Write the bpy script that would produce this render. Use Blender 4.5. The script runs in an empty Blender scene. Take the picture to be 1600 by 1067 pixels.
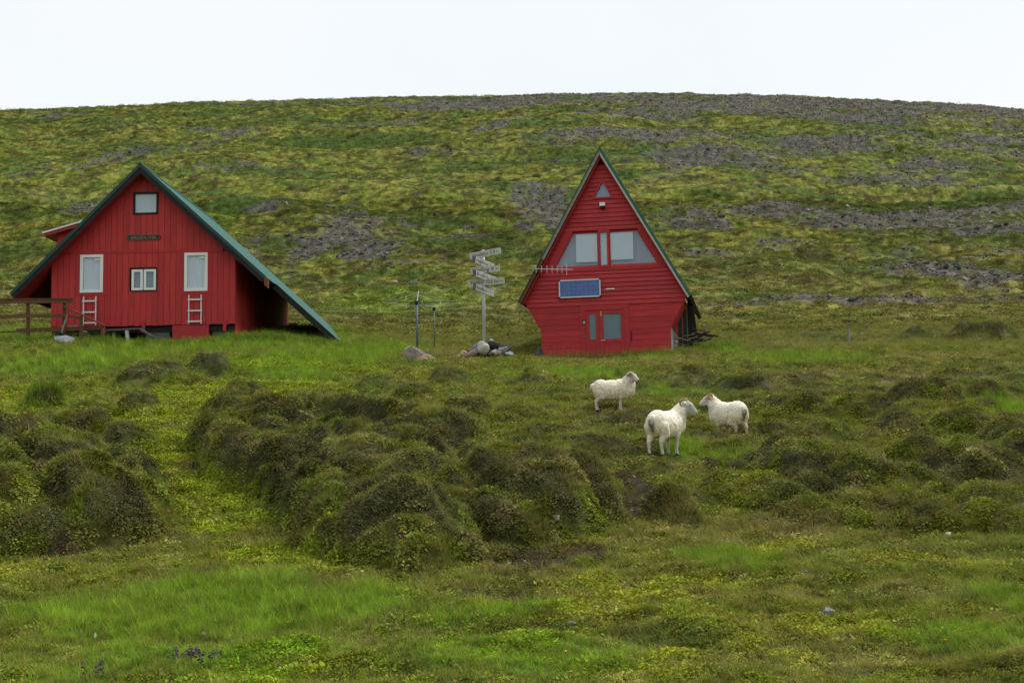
import bpy, bmesh, math, random
import numpy as np
from mathutils import Vector, Matrix, Euler

R = math.radians
random.seed(7)
RNG = np.random.default_rng(7)
sc = bpy.context.scene
col = sc.collection

# ------------------------------------------------------------------ camera
FPX = 2000.0                       # focal length in photo pixels (1600 wide)
PITCH, ROLL = R(5.54), R(-1.0)
cam_d = bpy.data.cameras.new('camera')
cam_d.sensor_width = 36.0
cam_d.lens = 36.0 * FPX / 1600.0
cam_d.clip_start = 0.1
cam_d.clip_end = 3000.0
cam = bpy.data.objects.new('camera', cam_d)
col.objects.link(cam)
CAMROT = Matrix.Rotation(R(90) + PITCH, 3, 'X') @ Matrix.Rotation(ROLL, 3, 'Z')
cam.matrix_world = CAMROT.to_4x4()
sc.camera = cam

# ------------------------------------------------------------------ sky, sun, exposure
SUN_EL, SUN_AZ = R(55), R(62)      # azimuth clockwise from +Y (ahead) towards +X
world = bpy.data.worlds.new('World')
sc.world = world
world.use_nodes = True
nt = world.node_tree
nt.nodes.clear()
w_out = nt.nodes.new('ShaderNodeOutputWorld')
w_bg = nt.nodes.new('ShaderNodeBackground')
w_sky = nt.nodes.new('ShaderNodeTexSky')
w_sky.sky_type = 'NISHITA'
w_sky.sun_disc = False
w_sky.sun_elevation = SUN_EL
w_sky.sun_rotation = SUN_AZ
w_scale = nt.nodes.new('ShaderNodeVectorMath'); w_scale.operation = 'SCALE'
w_scale.inputs['Scale'].default_value = 0.10
w_tc = nt.nodes.new('ShaderNodeTexCoord')
w_n = nt.nodes.new('ShaderNodeTexNoise')
w_n.inputs['Scale'].default_value = 2.2
w_n.inputs['Detail'].default_value = 4
w_r = nt.nodes.new('ShaderNodeValToRGB')
w_r.color_ramp.elements[0].position = 0.3
w_r.color_ramp.elements[0].color = (0.66, 0.715, 0.735, 1)
w_r.color_ramp.elements[1].position = 0.7
w_r.color_ramp.elements[1].color = (0.735, 0.738, 0.745, 1)
w_mix = nt.nodes.new('ShaderNodeMix'); w_mix.data_type = 'RGBA'
w_mix.inputs[0].default_value = 0.93        # thick even cloud over the blue
nt.links.new(w_tc.outputs['Generated'], w_n.inputs['Vector'])
nt.links.new(w_n.outputs['Fac'], w_r.inputs['Fac'])
nt.links.new(w_sky.outputs['Color'], w_scale.inputs[0])
nt.links.new(w_scale.outputs['Vector'], w_mix.inputs[6])
nt.links.new(w_r.outputs['Color'], w_mix.inputs[7])
nt.links.new(w_mix.outputs[2], w_bg.inputs['Color'])
w_bg.inputs['Strength'].default_value = 1.0
nt.links.new(w_bg.outputs['Background'], w_out.inputs['Surface'])

sun_d = bpy.data.lights.new('sun', 'SUN')
sun_d.energy = 2.3
sun_d.angle = R(18)
sun_d.color = (1.0, 0.96, 0.90)
sun = bpy.data.objects.new('sun', sun_d)
col.objects.link(sun)
sdir = Vector((math.sin(SUN_AZ) * math.cos(SUN_EL), math.cos(SUN_AZ) * math.cos(SUN_EL), math.sin(SUN_EL)))
sun.rotation_euler = sdir.to_track_quat('Z', 'Y').to_euler()

sc.view_settings.view_transform = 'Standard'
sc.view_settings.look = 'None'
sc.view_settings.gamma = 1.0
sc.view_settings.exposure = 0.45
sc.view_settings.use_curve_mapping = False

# ------------------------------------------------------------------ helpers
def ray(px, py):
    return CAMROT @ Vector(((px - 800) / FPX, (533.5 - py) / FPX, -1.0))

def P(px, py, d):
    """photo pixel at ground distance d (metres ahead) -> world point"""
    r = ray(px, py)
    return r * (d / r.y)

def tag(o, label=None, cat=None, group=None, kind=None):
    if label: o['label'] = label
    if cat: o['category'] = cat
    if group: o['group'] = group
    if kind: o['kind'] = kind
    return o

def empty(name, loc, rz=0.0, label=None, cat=None, group=None):
    o = bpy.data.objects.new(name, None)
    o.empty_display_size = 0.2
    col.objects.link(o)
    o.location = loc
    o.rotation_euler = (0, 0, rz)
    return tag(o, label, cat, group)

def link(name, me, mat=None, parent=None, smooth=False):
    o = bpy.data.objects.new(name, me)
    col.objects.link(o)
    if mat is not None:
        me.materials.clear(); me.materials.append(mat)
    if parent is not None: o.parent = parent
    if smooth:
        me.polygons.foreach_set('use_smooth', [True] * len(me.polygons))
    return o

class MB:
    def __init__(s): s.v, s.f = [], []
    def add(s, vs, fs):
        b = len(s.v)
        s.v += [tuple(v) for v in vs]
        s.f += [tuple(i + b for i in f) for f in fs]
        return s
    def box(s, x0, x1, y0, y1, z0, z1):
        return s.hexa([(x0, y0, z0), (x1, y0, z0), (x1, y1, z0), (x0, y1, z0), (x0, y0, z1), (x1, y0, z1), (x1, y1, z1), (x0, y1, z1)])
    def hexa(s, v):
        return s.add(v, [(0, 3, 2, 1), (4, 5, 6, 7), (0, 1, 5, 4), (1, 2, 6, 5), (2, 3, 7, 6), (3, 0, 4, 7)])
    def prism(s, poly, y0, y1):
        """poly of (x,z), anticlockwise seen from -Y, extruded along y"""
        n = len(poly)
        vs = [(x, y0, z) for x, z in poly] + [(x, y1, z) for x, z in poly]
        fs = [tuple(range(n)), tuple(range(2 * n - 1, n - 1, -1))]
        fs += [(i, i + n, (i + 1) % n + n, (i + 1) % n) for i in range(n)]
        return s.add(vs, fs)
    def bar(s, a, b, w, h, up=(0, 0, 1)):
        """rectangular bar from a to b: w sideways, h along up"""
        a, b = Vector(a), Vector(b)
        d = (b - a).normalized()
        sd = d.cross(Vector(up)).normalized()
        u = sd.cross(d).normalized()
        vs = []
        for p in (a, b):
            for i, j in ((-1, -1), (1, -1), (1, 1), (-1, 1)):
                vs.append(p + sd * (i * w / 2) + u * (j * h / 2))
        return s.add(vs, [(3, 2, 1, 0), (4, 5, 6, 7), (0, 1, 5, 4), (1, 2, 6, 5), (2, 3, 7, 6), (3, 0, 4, 7)])
    def tube(s, pts, rad, n=8, cap=True):
        pts = [Vector(p) for p in pts]
        m = len(pts)
        if not hasattr(rad, '__len__'): rad = [rad] * m
        vs, fs = [], []
        for i, p in enumerate(pts):
            t = (pts[min(i + 1, m - 1)] - pts[max(i - 1, 0)]).normalized()
            ref = Vector((0, 0, 1)) if abs(t.z) < 0.9 else Vector((1, 0, 0))
            a = t.cross(ref).normalized(); b = t.cross(a).normalized()
            for k in range(n):
                an = 2 * math.pi * k / n
                vs.append(p + (a * math.cos(an) + b * math.sin(an)) * rad[i])
        for i in range(m - 1):
            for k in range(n):
                k2 = (k + 1) % n
                fs.append((i * n + k, i * n + k2, (i + 1) * n + k2, (i + 1) * n + k))
        if cap:
            fs.append(tuple(range(n))[::-1]); fs.append(tuple((m - 1) * n + k for k in range(n)))
        return s.add(vs, fs)
    def mesh(s, name):
        me = bpy.data.meshes.new(name)
        me.from_pydata(s.v, [], s.f); me.update()
        return me
    def build(s, name, mat, parent=None, smooth=False):
        return link(name, s.mesh(name), mat, parent, smooth)

# ---- numpy gradient noise
_PERM = RNG.permutation(512)
_G = np.stack([np.cos(np.arange(64) * 2 * np.pi / 64), np.sin(np.arange(64) * 2 * np.pi / 64)], 1)
_P32 = _PERM.astype(np.int32); _PP = np.concatenate([_P32, _P32])
_GX, _GY = _G[:, 0].astype(np.float32), _G[:, 1].astype(np.float32)
def perlin(x, y, seed=0):
    x = np.asarray(x, float) + seed * 17.31; y = np.asarray(y, float) + seed * 9.77
    xi = np.floor(x); yi = np.floor(y)
    xf = (x - xi).astype(np.float32); yf = (y - yi).astype(np.float32)
    xi = xi.astype(np.int32) & 511; yi = yi.astype(np.int32) & 511
    p0 = _PP[xi] ; p1 = _PP[(xi + 1) & 511]; y1 = (yi + 1) & 511
    u = xf * xf * xf * (xf * (xf * 6 - 15) + 10); v = yf * yf * yf * (yf * (yf * 6 - 15) + 10)
    h = _PP[p0 + yi] & 63; a = _GX[h] * xf + _GY[h] * yf
    h = _PP[p1 + yi] & 63; b = _GX[h] * (xf - 1) + _GY[h] * yf
    a += (b - a) * u
    h = _PP[p0 + y1] & 63; c = _GX[h] * xf + _GY[h] * (yf - 1)
    h = _PP[p1 + y1] & 63; d = _GX[h] * (xf - 1) + _GY[h] * (yf - 1)
    c += (d - c) * u
    return ((a + (c - a) * v) * 1.5).astype(np.float64)
def fbm(x, y, o=4, seed=0, gain=0.5):
    t, a, n = 0, 1.0, 0
    for i in range(o):
        t = t + a * perlin(x * 2 ** i, y * 2 ** i, seed + i * 3); n += a; a *= gain
    return t / n
def sstep(a, b, x):
    t = np.clip((x - a) / (b - a), 0, 1)
    return t * t * (3 - 2 * t)

# ------------------------------------------------------------------ terrain height
# base profile: at distance d (m) the ground shows at photo row py (centre column)
PROF = [(0, None, -1.62), (4, None, -1.66), (10, 1067), (13, 962), (16.5, 888), (18.3, 856), (20, 808), (22, 745), (24, 706), (28, 658), (33, 618),
        (40, 583), (47, 560), (52, 549), (58, 532), (65, 508), (80, 468), (100, 424), (130, 358), (170, 280), (210, 214), (245, 166), (275, 145), (300, 143)]
pd, pz = [], []
for e in PROF:
    pd.append(e[0]); pz.append(e[2] if e[1] is None else P(800, e[1], e[0]).z)
pd += [340, 420, 600, 1200]; pz += [pz[-1] + 5, pz[-1] + 7, pz[-1] + 4, pz[-1] - 30]
_dd = np.linspace(0, 1200, 4801)
_zz = np.interp(_dd, pd, pz)
# smooth the polyline
for _w in (9, 9):
    _zz = np.convolve(np.pad(_zz, _w // 2, mode='edge'), np.ones(_w) / _w, 'valid')
_hillsm = np.convolve(np.pad(_zz, 40, mode='edge'), np.ones(81) / 81, 'valid')
_zz = _zz + (_hillsm - _zz) * sstep(60, 90, _dd)
def base_z(d): return np.interp(d, _dd, _zz)
def d_of_py(px, py):
    """distance at which the base profile shows at that photo pixel"""
    ds = np.linspace(9, 300, 1200)
    r = ray(px, py)
    diff = base_z(ds) - r.z / r.y * ds
    i = np.argmax(diff > 0)
    return float(ds[i])

# mounds: px, distance, half width (photo px), half depth front (m), back (m), height
MOUNDS = [
    (1036, 19.5, 48, 0.42, 0.6, 0.42), (905, 23.6, 75, 0.8, 1.2, 0.30), (850, 25.0, 70, 0.8, 1.2, 0.25),
    (1255, 21.2, 72, 0.8, 1.2, 0.24), (1345, 20.5, 62, 0.7, 1.2, 0.34), (1440, 21.0, 72, 0.8, 1.2, 0.26), (1530, 20.5, 70, 0.8, 1.3, 0.36), (1640, 21.5, 80, 0.9, 1.6, 0.35),
    (1235, 28.6, 72, 0.7, 1.0, 0.34), (1345, 27.4, 58, 0.6, 0.9, 0.32), (1400, 25.2, 60, 0.7, 0.9, 0.34), (1505, 25.4, 66, 0.7, 1.0, 0.38),
    (1590, 23.8, 60, 0.7, 1.0, 0.36), (1290, 25.4, 50, 0.6, 0.9, 0.26), (1440, 30.5, 70, 0.6, 1.0, 0.26), (1530, 30, 66, 0.7, 1.0, 0.32), (1210, 25.2, 40, .6, .8, .2),
    (330, 37.5, 42, 0.9, 1.2, 0.50), (240, 36.0, 75, 1.1, 1.4, 0.46), (212, 30.0, 46, 0.8, 0.9, 0.42), (128, 26.8, 56, 0.8, 0.9, 0.46), (140, 29.5, 36, .6, .8, .26),
    (200, 24.4, 54, 0.8, 1.0, 0.46), (68, 31.5, 36, 0.6, 0.8, 0.42), (10, 26.5, 45, 0.8, 1.0, 0.3), (120, 34, 60, .8, 1, .25),
    (700, 37, 40, 0.8, 1.0, 0.34), (640, 32, 46, 0.8, 1.0, 0.34), (840, 36, 42, 0.8, 1.0, 0.34), (725, 29, 42, 0.7, 0.9, 0.32), (590, 35, 42, .8, 1, .26),
    (1080, 36, 80, 0.6, 1.5, 0.26), (1160, 33, 70, 0.5, 1.4, 0.28), (1540, 54, 70, 0.9, 2.0, 0.6), (1450, 56, 60, .8, 2, .4), (800, 28, 60, .6, .9, .26),
]
# turf masses with a steep edge: outline of the foot (photo px, row of the ground it stands on), height, edge width
MASSES = [
    ([(285, 705), (322, 748), (390, 778), (448, 800), (446, 856), (520, 884), (640, 899), (748, 890), (742, 856), (792, 861), (900, 846), (970, 808), (950, 775), (880, 752), (800, 724),
      (690, 706), (560, 690), (440, 664), (370, 648), (305, 664)], 1.04, 1.05),
    ([(-220, 905), (0, 874), (120, 870), (232, 852), (280, 815), (252, 778), (150, 742), (60, 726), (-220, 715)], 1.22, 1.4),
    ([(1085, 775), (1140, 800), (1250, 828), (1400, 838), (1600, 846), (1800, 850), (1800, 730), (1600, 722), (1400, 722), (1230, 730), (1120, 745)], 0.42, 0.75),
]
MW = []
for (px, d, hw, hf, hb, h) in MOUNDS:
    MW.append(((px - 800) / FPX * d, d, hw / FPX * d, hf, hb, h))

MASSW = []
for (poly, h, w) in MASSES:
    q = []
    for (px, py) in poly:
        d = d_of_py(px, py); q.append(((px - 800) / FPX * d, d))
    MASSW.append((q, h, w))

def mass_h(x, y):
    t = np.zeros(len(x))
    for (q, h, w) in MASSW:
        qx = [p[0] for p in q]; qy = [p[1] for p in q]
        m = (x > min(qx) - .6) & (x < max(qx) + .6) & (y > min(qy) - .6) & (y < max(qy) + .6)
        if not m.any(): continue
        X, Y = x[m], y[m]
        X = X + 0.26 * perlin(X * .6, Y * .6, 121) + 0.05 * perlin(X * 2.6, Y * 2.6, 122)
        Y = Y + 0.26 * perlin(X * .6, Y * .6, 123) + 0.05 * perlin(X * 2.6, Y * 2.6, 124)
        dd = np.full(len(X), 1e9); ins = np.zeros(len(X), bool)
        for k in range(len(q)):
            ax, ay = q[k]; bx, by = q[(k + 1) % len(q)]
            ex, ey = bx - ax, by - ay
            tt = np.clip(((X - ax) * ex + (Y - ay) * ey) / (ex * ex + ey * ey), 0, 1)
            dd = np.minimum(dd, (X - ax - tt * ex) ** 2 + (Y - ay - tt * ey) ** 2)
            c = ((ay > Y) != (by > Y))
            ins ^= c & (X < (bx - ax) * (Y - ay) / ((by - ay) if abs(by - ay) > 1e-9 else 1e-9) + ax)
        sd = np.where(ins, np.sqrt(dd), 0)
        cr = np.minimum(np.abs(perlin(X / 1.5 + Y * .25, Y / 2.6, 126)), np.abs(perlin(X / 2.4, Y / 1.3 + X * .3, 127)))
        hv = h * (1 + 0.20 * perlin(X / 1.8, Y / 1.8, 125)) * (0.62 + 0.38 * sstep(0.0, 0.22, cr))
        t[m] = np.maximum(t[m], hv * np.sqrt(1 - (1 - np.clip(sd / w, 0, 1)) ** 2) * (0.85 + 0.15 * np.clip(sd / (2.2 * w), 0, 1)))
    return t

def mound_h(x, y):
    t = np.zeros_like(x); 
    wx = x + 0.22 * perlin(x * 1.1, y * 1.1, 21) + 0.08 * perlin(x * 3.1, y * 3.1, 22)
    wy = y + 0.25 * perlin(x * 1.0, y * 1.0, 23) + 0.08 * perlin(x * 3.3, y * 3.3, 24)
    for (mx, my, hw, hf, hb, h) in MW:
        m = (np.abs(x - mx) < hw * 1.6) & (np.abs(y - my) < 4.5)
        if not m.any(): continue
        dx = (wx[m] - mx) / hw
        dy = wy[m] - my
        dy = np.where(dy < 0, dy / hf, dy / hb)
        r = np.sqrt(dx * dx + dy * dy)
        v = 1.2 * h * (1 - sstep(0.30, 1.10, r))
        a_ = t[m]; k_ = 0.22; hh = np.maximum(k_ - np.abs(a_ - v), 0) / k_
        t[m] = np.maximum(a_, v) + hh * hh * k_ * 0.25 * (np.minimum(a_, v) > 0.01)
    return np.maximum(t, 0) + mass_h(x, y) * (1 - 0.5 * np.clip(t, 0, 1))

def raw_h(x, y):
    d = np.hypot(x, y) * np.sign(np.where(y > 0, 1, -1))
    dist = np.abs(d)
    yy = np.where(y > 0.55 * dist, y, 0.55 * dist)          # the slope runs straight ahead, fans out sideways
    u = np.clip(x / np.maximum(yy, 1), -1.2, 1.2)
    z = base_z(yy)
    hill = sstep(90, 280, yy)
    z = z * (1 - hill * (0.012 + 0.018 * (np.minimum(u - 0.03, 0) / 0.43) ** 2 + 0.062 * (np.maximum(u - 0.03, 0) / 0.37) ** 2))
    z = z + 0.55 * sstep(-0.02, -0.22, u) * sstep(30, 44, yy) * (1 - sstep(62, 90, yy))
    # large rolls
    crest = 1 - 0.75 * sstep(225, 275, yy)
    z = z + crest * (sstep(70, 130, yy) * 2.4 * fbm((x + y * .5) / 34, y / 26, 3, 3) + sstep(60, 110, yy) * 1.1 * fbm((x + .4 * y) / 13, y / 8, 3, 5))
    z = z + sstep(215, 260, yy) * 0.35 * fbm(x / 3.0, y / 4.0, 3, 6)
    # terracettes across the slope
    tw = sstep(54, 85, yy)
    warp = 1.5 * fbm(x / 9, y / 9, 2, 40)
    led = fbm(x / 6.5, (y + warp) / 2.1, 3, 8)
    led2 = fbm(x / 2.6, (y + warp) / 0.95, 2, 11)
    z = z + tw * (0.60 * np.abs(led) ** 0.8 * np.sign(led) + 0.34 * led2)
    # hummocks nearer by
    hz = sstep(17, 22, yy) * (1 - sstep(54, 70, yy))
    hum = fbm(x / 1.9, y / 1.35, 3, 14)
    z = z + hz * ((0.12 + 0.20 * sstep(0.0, 0.08, u)) * np.maximum(hum, -0.10) + 0.06 * fbm(x / 0.45, y / 0.45, 2, 17)) * (1 - 0.62 * sstep(34, 44, yy))
    ng = 1 - sstep(15, 20, yy)
    z = z + ng * (0.16 * fbm(x / 2.2, y / 1.8, 3, 19) + 0.12 * fbm(x / 0.8, y / 0.6, 3, 20))
    m = mound_h(x, y)
    z = z + m * (1 + 0.18 * fbm(x / 0.8, y / 0.8, 2, 31)) + sstep(0.1, 0.5, m) * 0.055 * fbm(x / 0.36, y / 0.36, 2, 33)
    return z

# anchors: the ground really passes here (px, py, d, radius)
ANCH = [(1040, 712, 23.5, 0.75), (958, 643, 29.0, 0.8), (1142, 687, 26.6, 0.9), (950, 561, 50.2, 3.2), (1085, 545, 51.5, 2.0), (758, 559, 47, 1.6), (655, 561, 46, 1.4),
        (240, 540, 49.2, 2.6), (440, 532, 50, 2.2), (520, 543, 50.6, 1.6), (60, 532, 48.3, 2.6), (650, 546, 50, 1.2), (680, 546, 54, 1.4), (1326, 541, 56, 1.5)]
AN = []
def ground(x, y):
    x = np.atleast_1d(np.asarray(x, float)); y = np.atleast_1d(np.asarray(y, float))
    z = raw_h(x, y)
    for (ax, ay, dz, s) in AN:
        z = z + dz * np.exp(-((x - ax) ** 2 + (y - ay) ** 2) / (2 * s * s))
    return z
for (px, py, d, s) in ANCH:
    p = P(px, py, d)
    AN.append((p.x, p.y, p.z - float(ground(p.x, p.y)[0]), s))
for (px, py, d, s) in ANCH:
    p = P(px, py, d)
    AN.append((p.x, p.y, p.z - float(ground(p.x, p.y)[0]), s))
def gz(x, y): return float(ground(x, y)[0])

# ------------------------------------------------------------------ what grows where
def patch(x, y, px, py, rx, ry, d=None, soft=0.5, seed=0, jag=0.45):
    """an ellipse of ground centred on the place seen at (px,py)"""
    if d is None: d = d_of_py(px, py)
    d0 = d_of_py(px, py + ry) if py + ry < 1050 else d - 1.5
    d1 = d_of_py(px, max(py - ry, 146))
    hd = max((d1 - d0) / 2, 0.3)
    cx = (px - 800) / FPX * d
    hx = rx / FPX * d
    out = np.zeros(len(x))
    m = (np.abs(x - cx) < hx * 1.9) & (np.abs(y - d) < hd * 1.9)
    if not m.any(): return out
    X, Y = x[m], y[m]
    r = np.sqrt(((X - cx) / hx) ** 2 + ((Y - d) / hd) ** 2)
    r = r + jag * fbm(X / hx * 2.2, Y / hd * 1.6, 4, 50 + seed, 0.65)
    out[m] = 1 - sstep(1 - soft, 1 + soft * 0.4, r)
    return out

GRAVEL = [(520, 372, 105, 42), (590, 395, 70, 25), (1500, 428, 120, 36), (1090, 345, 75, 28), (850, 320, 60, 40), (1400, 335, 190, 20), (1560, 350, 90, 35), (1000, 214, 190, 11),
          (1120, 240, 130, 16), (1300, 215, 120, 12), (1480, 250, 90, 20), (880, 158, 120, 7), (1100, 155, 160, 9), (1330, 165, 160, 11), (1540, 190, 90, 12), (700, 162, 90, 5),
          (130, 330, 55, 9), (200, 235, 60, 14), (780, 200, 50, 8), (720, 355, 60, 12), (1230, 320, 60, 10), (1530, 215, 90, 12), (560, 190, 60, 6), (1230, 390, 50, 9), (420, 330, 40, 8), (1020, 425, 30, 8)]
MOSSY = [(1000, 170, 110, 8), (900, 185, 160, 10), (1050, 290, 130, 22), (1180, 310, 100, 14), (1300, 300, 120, 15), (700, 260, 160, 22), (330, 260, 160, 20), (560, 300, 130, 16),
         (1420, 300, 80, 10), (150, 200, 160, 16), (1290, 172, 60, 4), (1450, 180, 90, 5), (870, 285, 80, 20), (600, 230, 150, 14), (80, 400, 80, 20)]
LUSH = [(330, 960, 340, 55), (800, 1030, 200, 24), (300, 560, 330, 26), (480, 580, 130, 14), (120, 590, 160, 16), (900, 585, 120, 10), (560, 555, 120, 12), (760, 960, 120, 18), (480, 960, 160, 24), (1500, 1000, 160, 24), (1140, 720, 60, 14), (450, 540, 120, 18), (260, 540, 130, 12), (60, 535, 80, 12), (540, 570, 90, 12), (1010, 553, 60, 6), (1130, 545, 30, 10), (1250, 560, 110, 10), (1560, 635, 40, 14),
        (640, 470, 140, 30), (280, 935, 110, 28), (400, 920, 90, 25), (1580, 950, 70, 35), (1130, 885, 70, 25), (450, 600, 100, 10), (1060, 700, 40, 20), (1040, 615, 60, 10), (300, 1030, 260, 40)]
HERB = [(420, 590, 90, 9), (330, 620, 120, 14), (230, 690, 60, 16), (520, 880, 120, 18), (420, 870, 90, 16), (420, 1045, 110, 14), (250, 650, 120, 28), (270, 705, 70, 35), (325, 765, 60, 38), (355, 825, 75, 28), (60, 625, 120, 16), (380, 640, 90, 20), (470, 615, 90, 12), (40, 640, 100, 14), (330, 790, 90, 25), (560, 590, 60, 6)]
DIRT = [(820, 885, 85, 20), (985, 765, 50, 36), (1000, 800, 40, 22), (900, 870, 60, 14), (40, 665, 50, 10), (770, 925, 70, 8), (100, 872, 30, 5)]
YMOSS = [(850, 985, 200, 45), (1000, 930, 160, 30), (1250, 1000, 180, 40), (60, 900, 120, 18), (1420, 880, 160, 18), (950, 1035, 200, 25), (1120, 790, 90, 14), (1430, 760, 60, 20), (1250, 870, 150, 20)]
DRY = [(1150, 845, 190, 25), (1000, 560, 200, 10), (1350, 590, 240, 14), (700, 560, 90, 8), (1500, 560, 120, 10), (1250, 540, 80, 6), (1230, 830, 160, 20)]

C = lambda *a: np.array(a, float)
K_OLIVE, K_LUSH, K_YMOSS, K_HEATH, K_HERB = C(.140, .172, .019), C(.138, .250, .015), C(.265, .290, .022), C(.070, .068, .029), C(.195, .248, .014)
K_DIRT, K_GRAV, K_DRY, K_BROWN, K_GREEN, K_HMOSS = C(.066, .046, .032), C(.094, .086, .079), C(.262, .225, .085), C(.048, .039, .018), C(.066, .115, .020), C(.255, .238, .050)
K_SOIL = C(.030, .028, .014)

def vegetation(x, y):
    """weights and colour of the ground cover"""
    n = len(x)
    W = {}
    hill = sstep(52, 70, y)
    m = mound_h(x, y)
    nz = fbm(x / 1.3, y / 1.3, 3, 60)
    nf = fbm(x / 0.35, y / 0.35, 2, 64)
    def un(lst, jag=0.45, soft=0.5):
        t = np.zeros(n)
        for i, a in enumerate(lst): t = np.maximum(t, patch(x, y, *a, seed=i, jag=jag, soft=soft))
        return t
    st = fbm(x / 12, y / 5, 4, 70)
    fine = fbm(x / 2.4, y / 1.0, 4, 72, 0.7)
    gr = un(GRAVEL, 1.0, 0.75) * hill
    g2 = hill * sstep(0.02, 0.40, fbm((x + .4 * y) / 26, y / 11, 5, 71, 0.6) + 0.46 * sstep(215, 272, y) * sstep(-80, 0, x) - 0.10 + 0.13 * sstep(0, 60, x))
    gr = np.maximum(gr, g2)
    gr = sstep(0.20, 0.98, gr + 0.95 * fine + 0.75 * fbm(x / 1.1, y / .5, 3, 76, .7)) * (gr > 0.02)
    W['gravel'] = gr
    big = fbm((x + .4 * y) / 30, y / 11, 3, 78)
    W['moss'] = np.clip(np.maximum(un(MOSSY, 0.9) * 0.9, hill * sstep(-0.05, 0.28, st + .5 * big) * .8) * sstep(-0.22, 0.12, fbm(x / 4, y / 1.3, 4, 74, .65)), 0, 1) * hill
    W['lush'] = un(LUSH, 0.7) * (1 - 0.8 * sstep(0.15, 0.45, m))
    W['herb'] = un(HERB, 0.6) * (1 - sstep(0.12, 0.4, m))
    W['dirt'] = un(DIRT, 0.7, 0.4) * sstep(-0.55, -0.15, nf + .6 * nz)
    near = 1 - sstep(17.5, 19, y)
    W['ymoss'] = np.clip(un(YMOSS, 0.8) * sstep(-0.25, 0.2, nz), 0, 1) * (1 - 0.7 * sstep(.2, .5, m))
    W['dry'] = un(DRY, 0.8) * sstep(-0.3, 0.2, nz + 0.5 * nf)
    hum = fbm(x / 1.9, y / 1.35, 3, 14)
    edge = fbm(x / 0.9, y / 0.7, 3, 66)
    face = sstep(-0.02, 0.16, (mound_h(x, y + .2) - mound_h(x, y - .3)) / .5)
    W['lush'] = W['lush'] * (1 - W['dirt']); W['ymoss'] = W['ymoss'] * (1 - W['dirt']); W['herb'] = W['herb'] * (1 - W['dirt'])
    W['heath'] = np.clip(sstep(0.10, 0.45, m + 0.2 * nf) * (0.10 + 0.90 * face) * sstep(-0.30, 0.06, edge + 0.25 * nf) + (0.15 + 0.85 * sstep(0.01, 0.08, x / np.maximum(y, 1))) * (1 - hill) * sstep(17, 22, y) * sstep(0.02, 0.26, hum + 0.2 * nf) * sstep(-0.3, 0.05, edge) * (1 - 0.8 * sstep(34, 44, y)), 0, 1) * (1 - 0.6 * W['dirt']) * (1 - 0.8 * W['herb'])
    # colours
    def lerp(c, k, w): return c + (k - c) * np.clip(w, 0, 1)[:, None]
    c = np.repeat(K_OLIVE[None], n, 0)
    c = lerp(c, K_GREEN, sstep(-0.1, 0.35, fbm(x / 3, y / 2.4, 3, 80)) * 0.6)
    c = lerp(c, K_DRY, sstep(0.0, 0.4, fbm(x / 2.3, y / 1.7, 3, 82)) * 0.32)
    c = lerp(c, K_DRY * 0.9, W['dry'] * 0.85)
    c = lerp(c, K_HMOSS, W['moss'] * 0.68)
    c = lerp(c, K_BROWN, hill * sstep(0.02, 0.24, -fbm(x / 4.5, y / 1.1, 4, 84, .65) - .35 * big) * 0.85)
    c = lerp(c, K_BROWN, hill * sstep(0.10, 0.26, fbm(x / 5.5, y / .75, 3, 85, .6)) * 0.75)  # thin brown streaks: shadow lines of the ledges, painted into the cover colour
    c = lerp(c, K_GREEN * .8, hill * sstep(0.05, 0.3, -big) * 0.8)
    c = lerp(c, K_DRY, hill * (1 - sstep(75, 120, y)) * 0.35)
    c = lerp(c, K_GREEN, hill * sstep(0.18, 0.36, fbm(x / 8, y / 4, 3, 86)) * 0.8)
    c = lerp(c, K_YMOSS, W['ymoss'] * 0.65)
    c = lerp(c, K_HERB, W['herb'] * 0.85)
    c = lerp(c, K_LUSH, W['lush'] * (0.9 - 0.45 * hill))
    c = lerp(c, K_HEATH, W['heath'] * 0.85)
    c = lerp(c, K_DIRT, W['dirt'] * 0.95)
    c = lerp(c, K_GRAV, W['gravel'] * 0.95)
    c = lerp(c, K_DRY, (1 - hill) * sstep(0.12, 0.34, fbm(x / 0.55, y / 0.45, 3, 90)) * 0.40 * (1 - W['lush']))
    c = c * np.clip(1 + 0.75 * fbm(x / 0.8, y / 0.6, 3, 88) + 0.45 * nf, .35, 1.9)[:, None]
    W['col'] = np.clip(c, 0.008, 0.6)
    cv = (1 - hill) * (1 - 0.7 * np.maximum(W['ymoss'], W['herb']))          # bare litter between the plants nearby
    W['soil'] = np.clip(lerp(c, K_SOIL, cv * 0.55), 0.008, 0.6)
    return W

# ------------------------------------------------------------------ materials
MATS = {}
def new_mat(name):
    m = bpy.data.materials.new(name); m.use_nodes = True
    t = m.node_tree; b = t.nodes['Principled BSDF']
    MATS[name] = m
    return m, t, b

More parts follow.
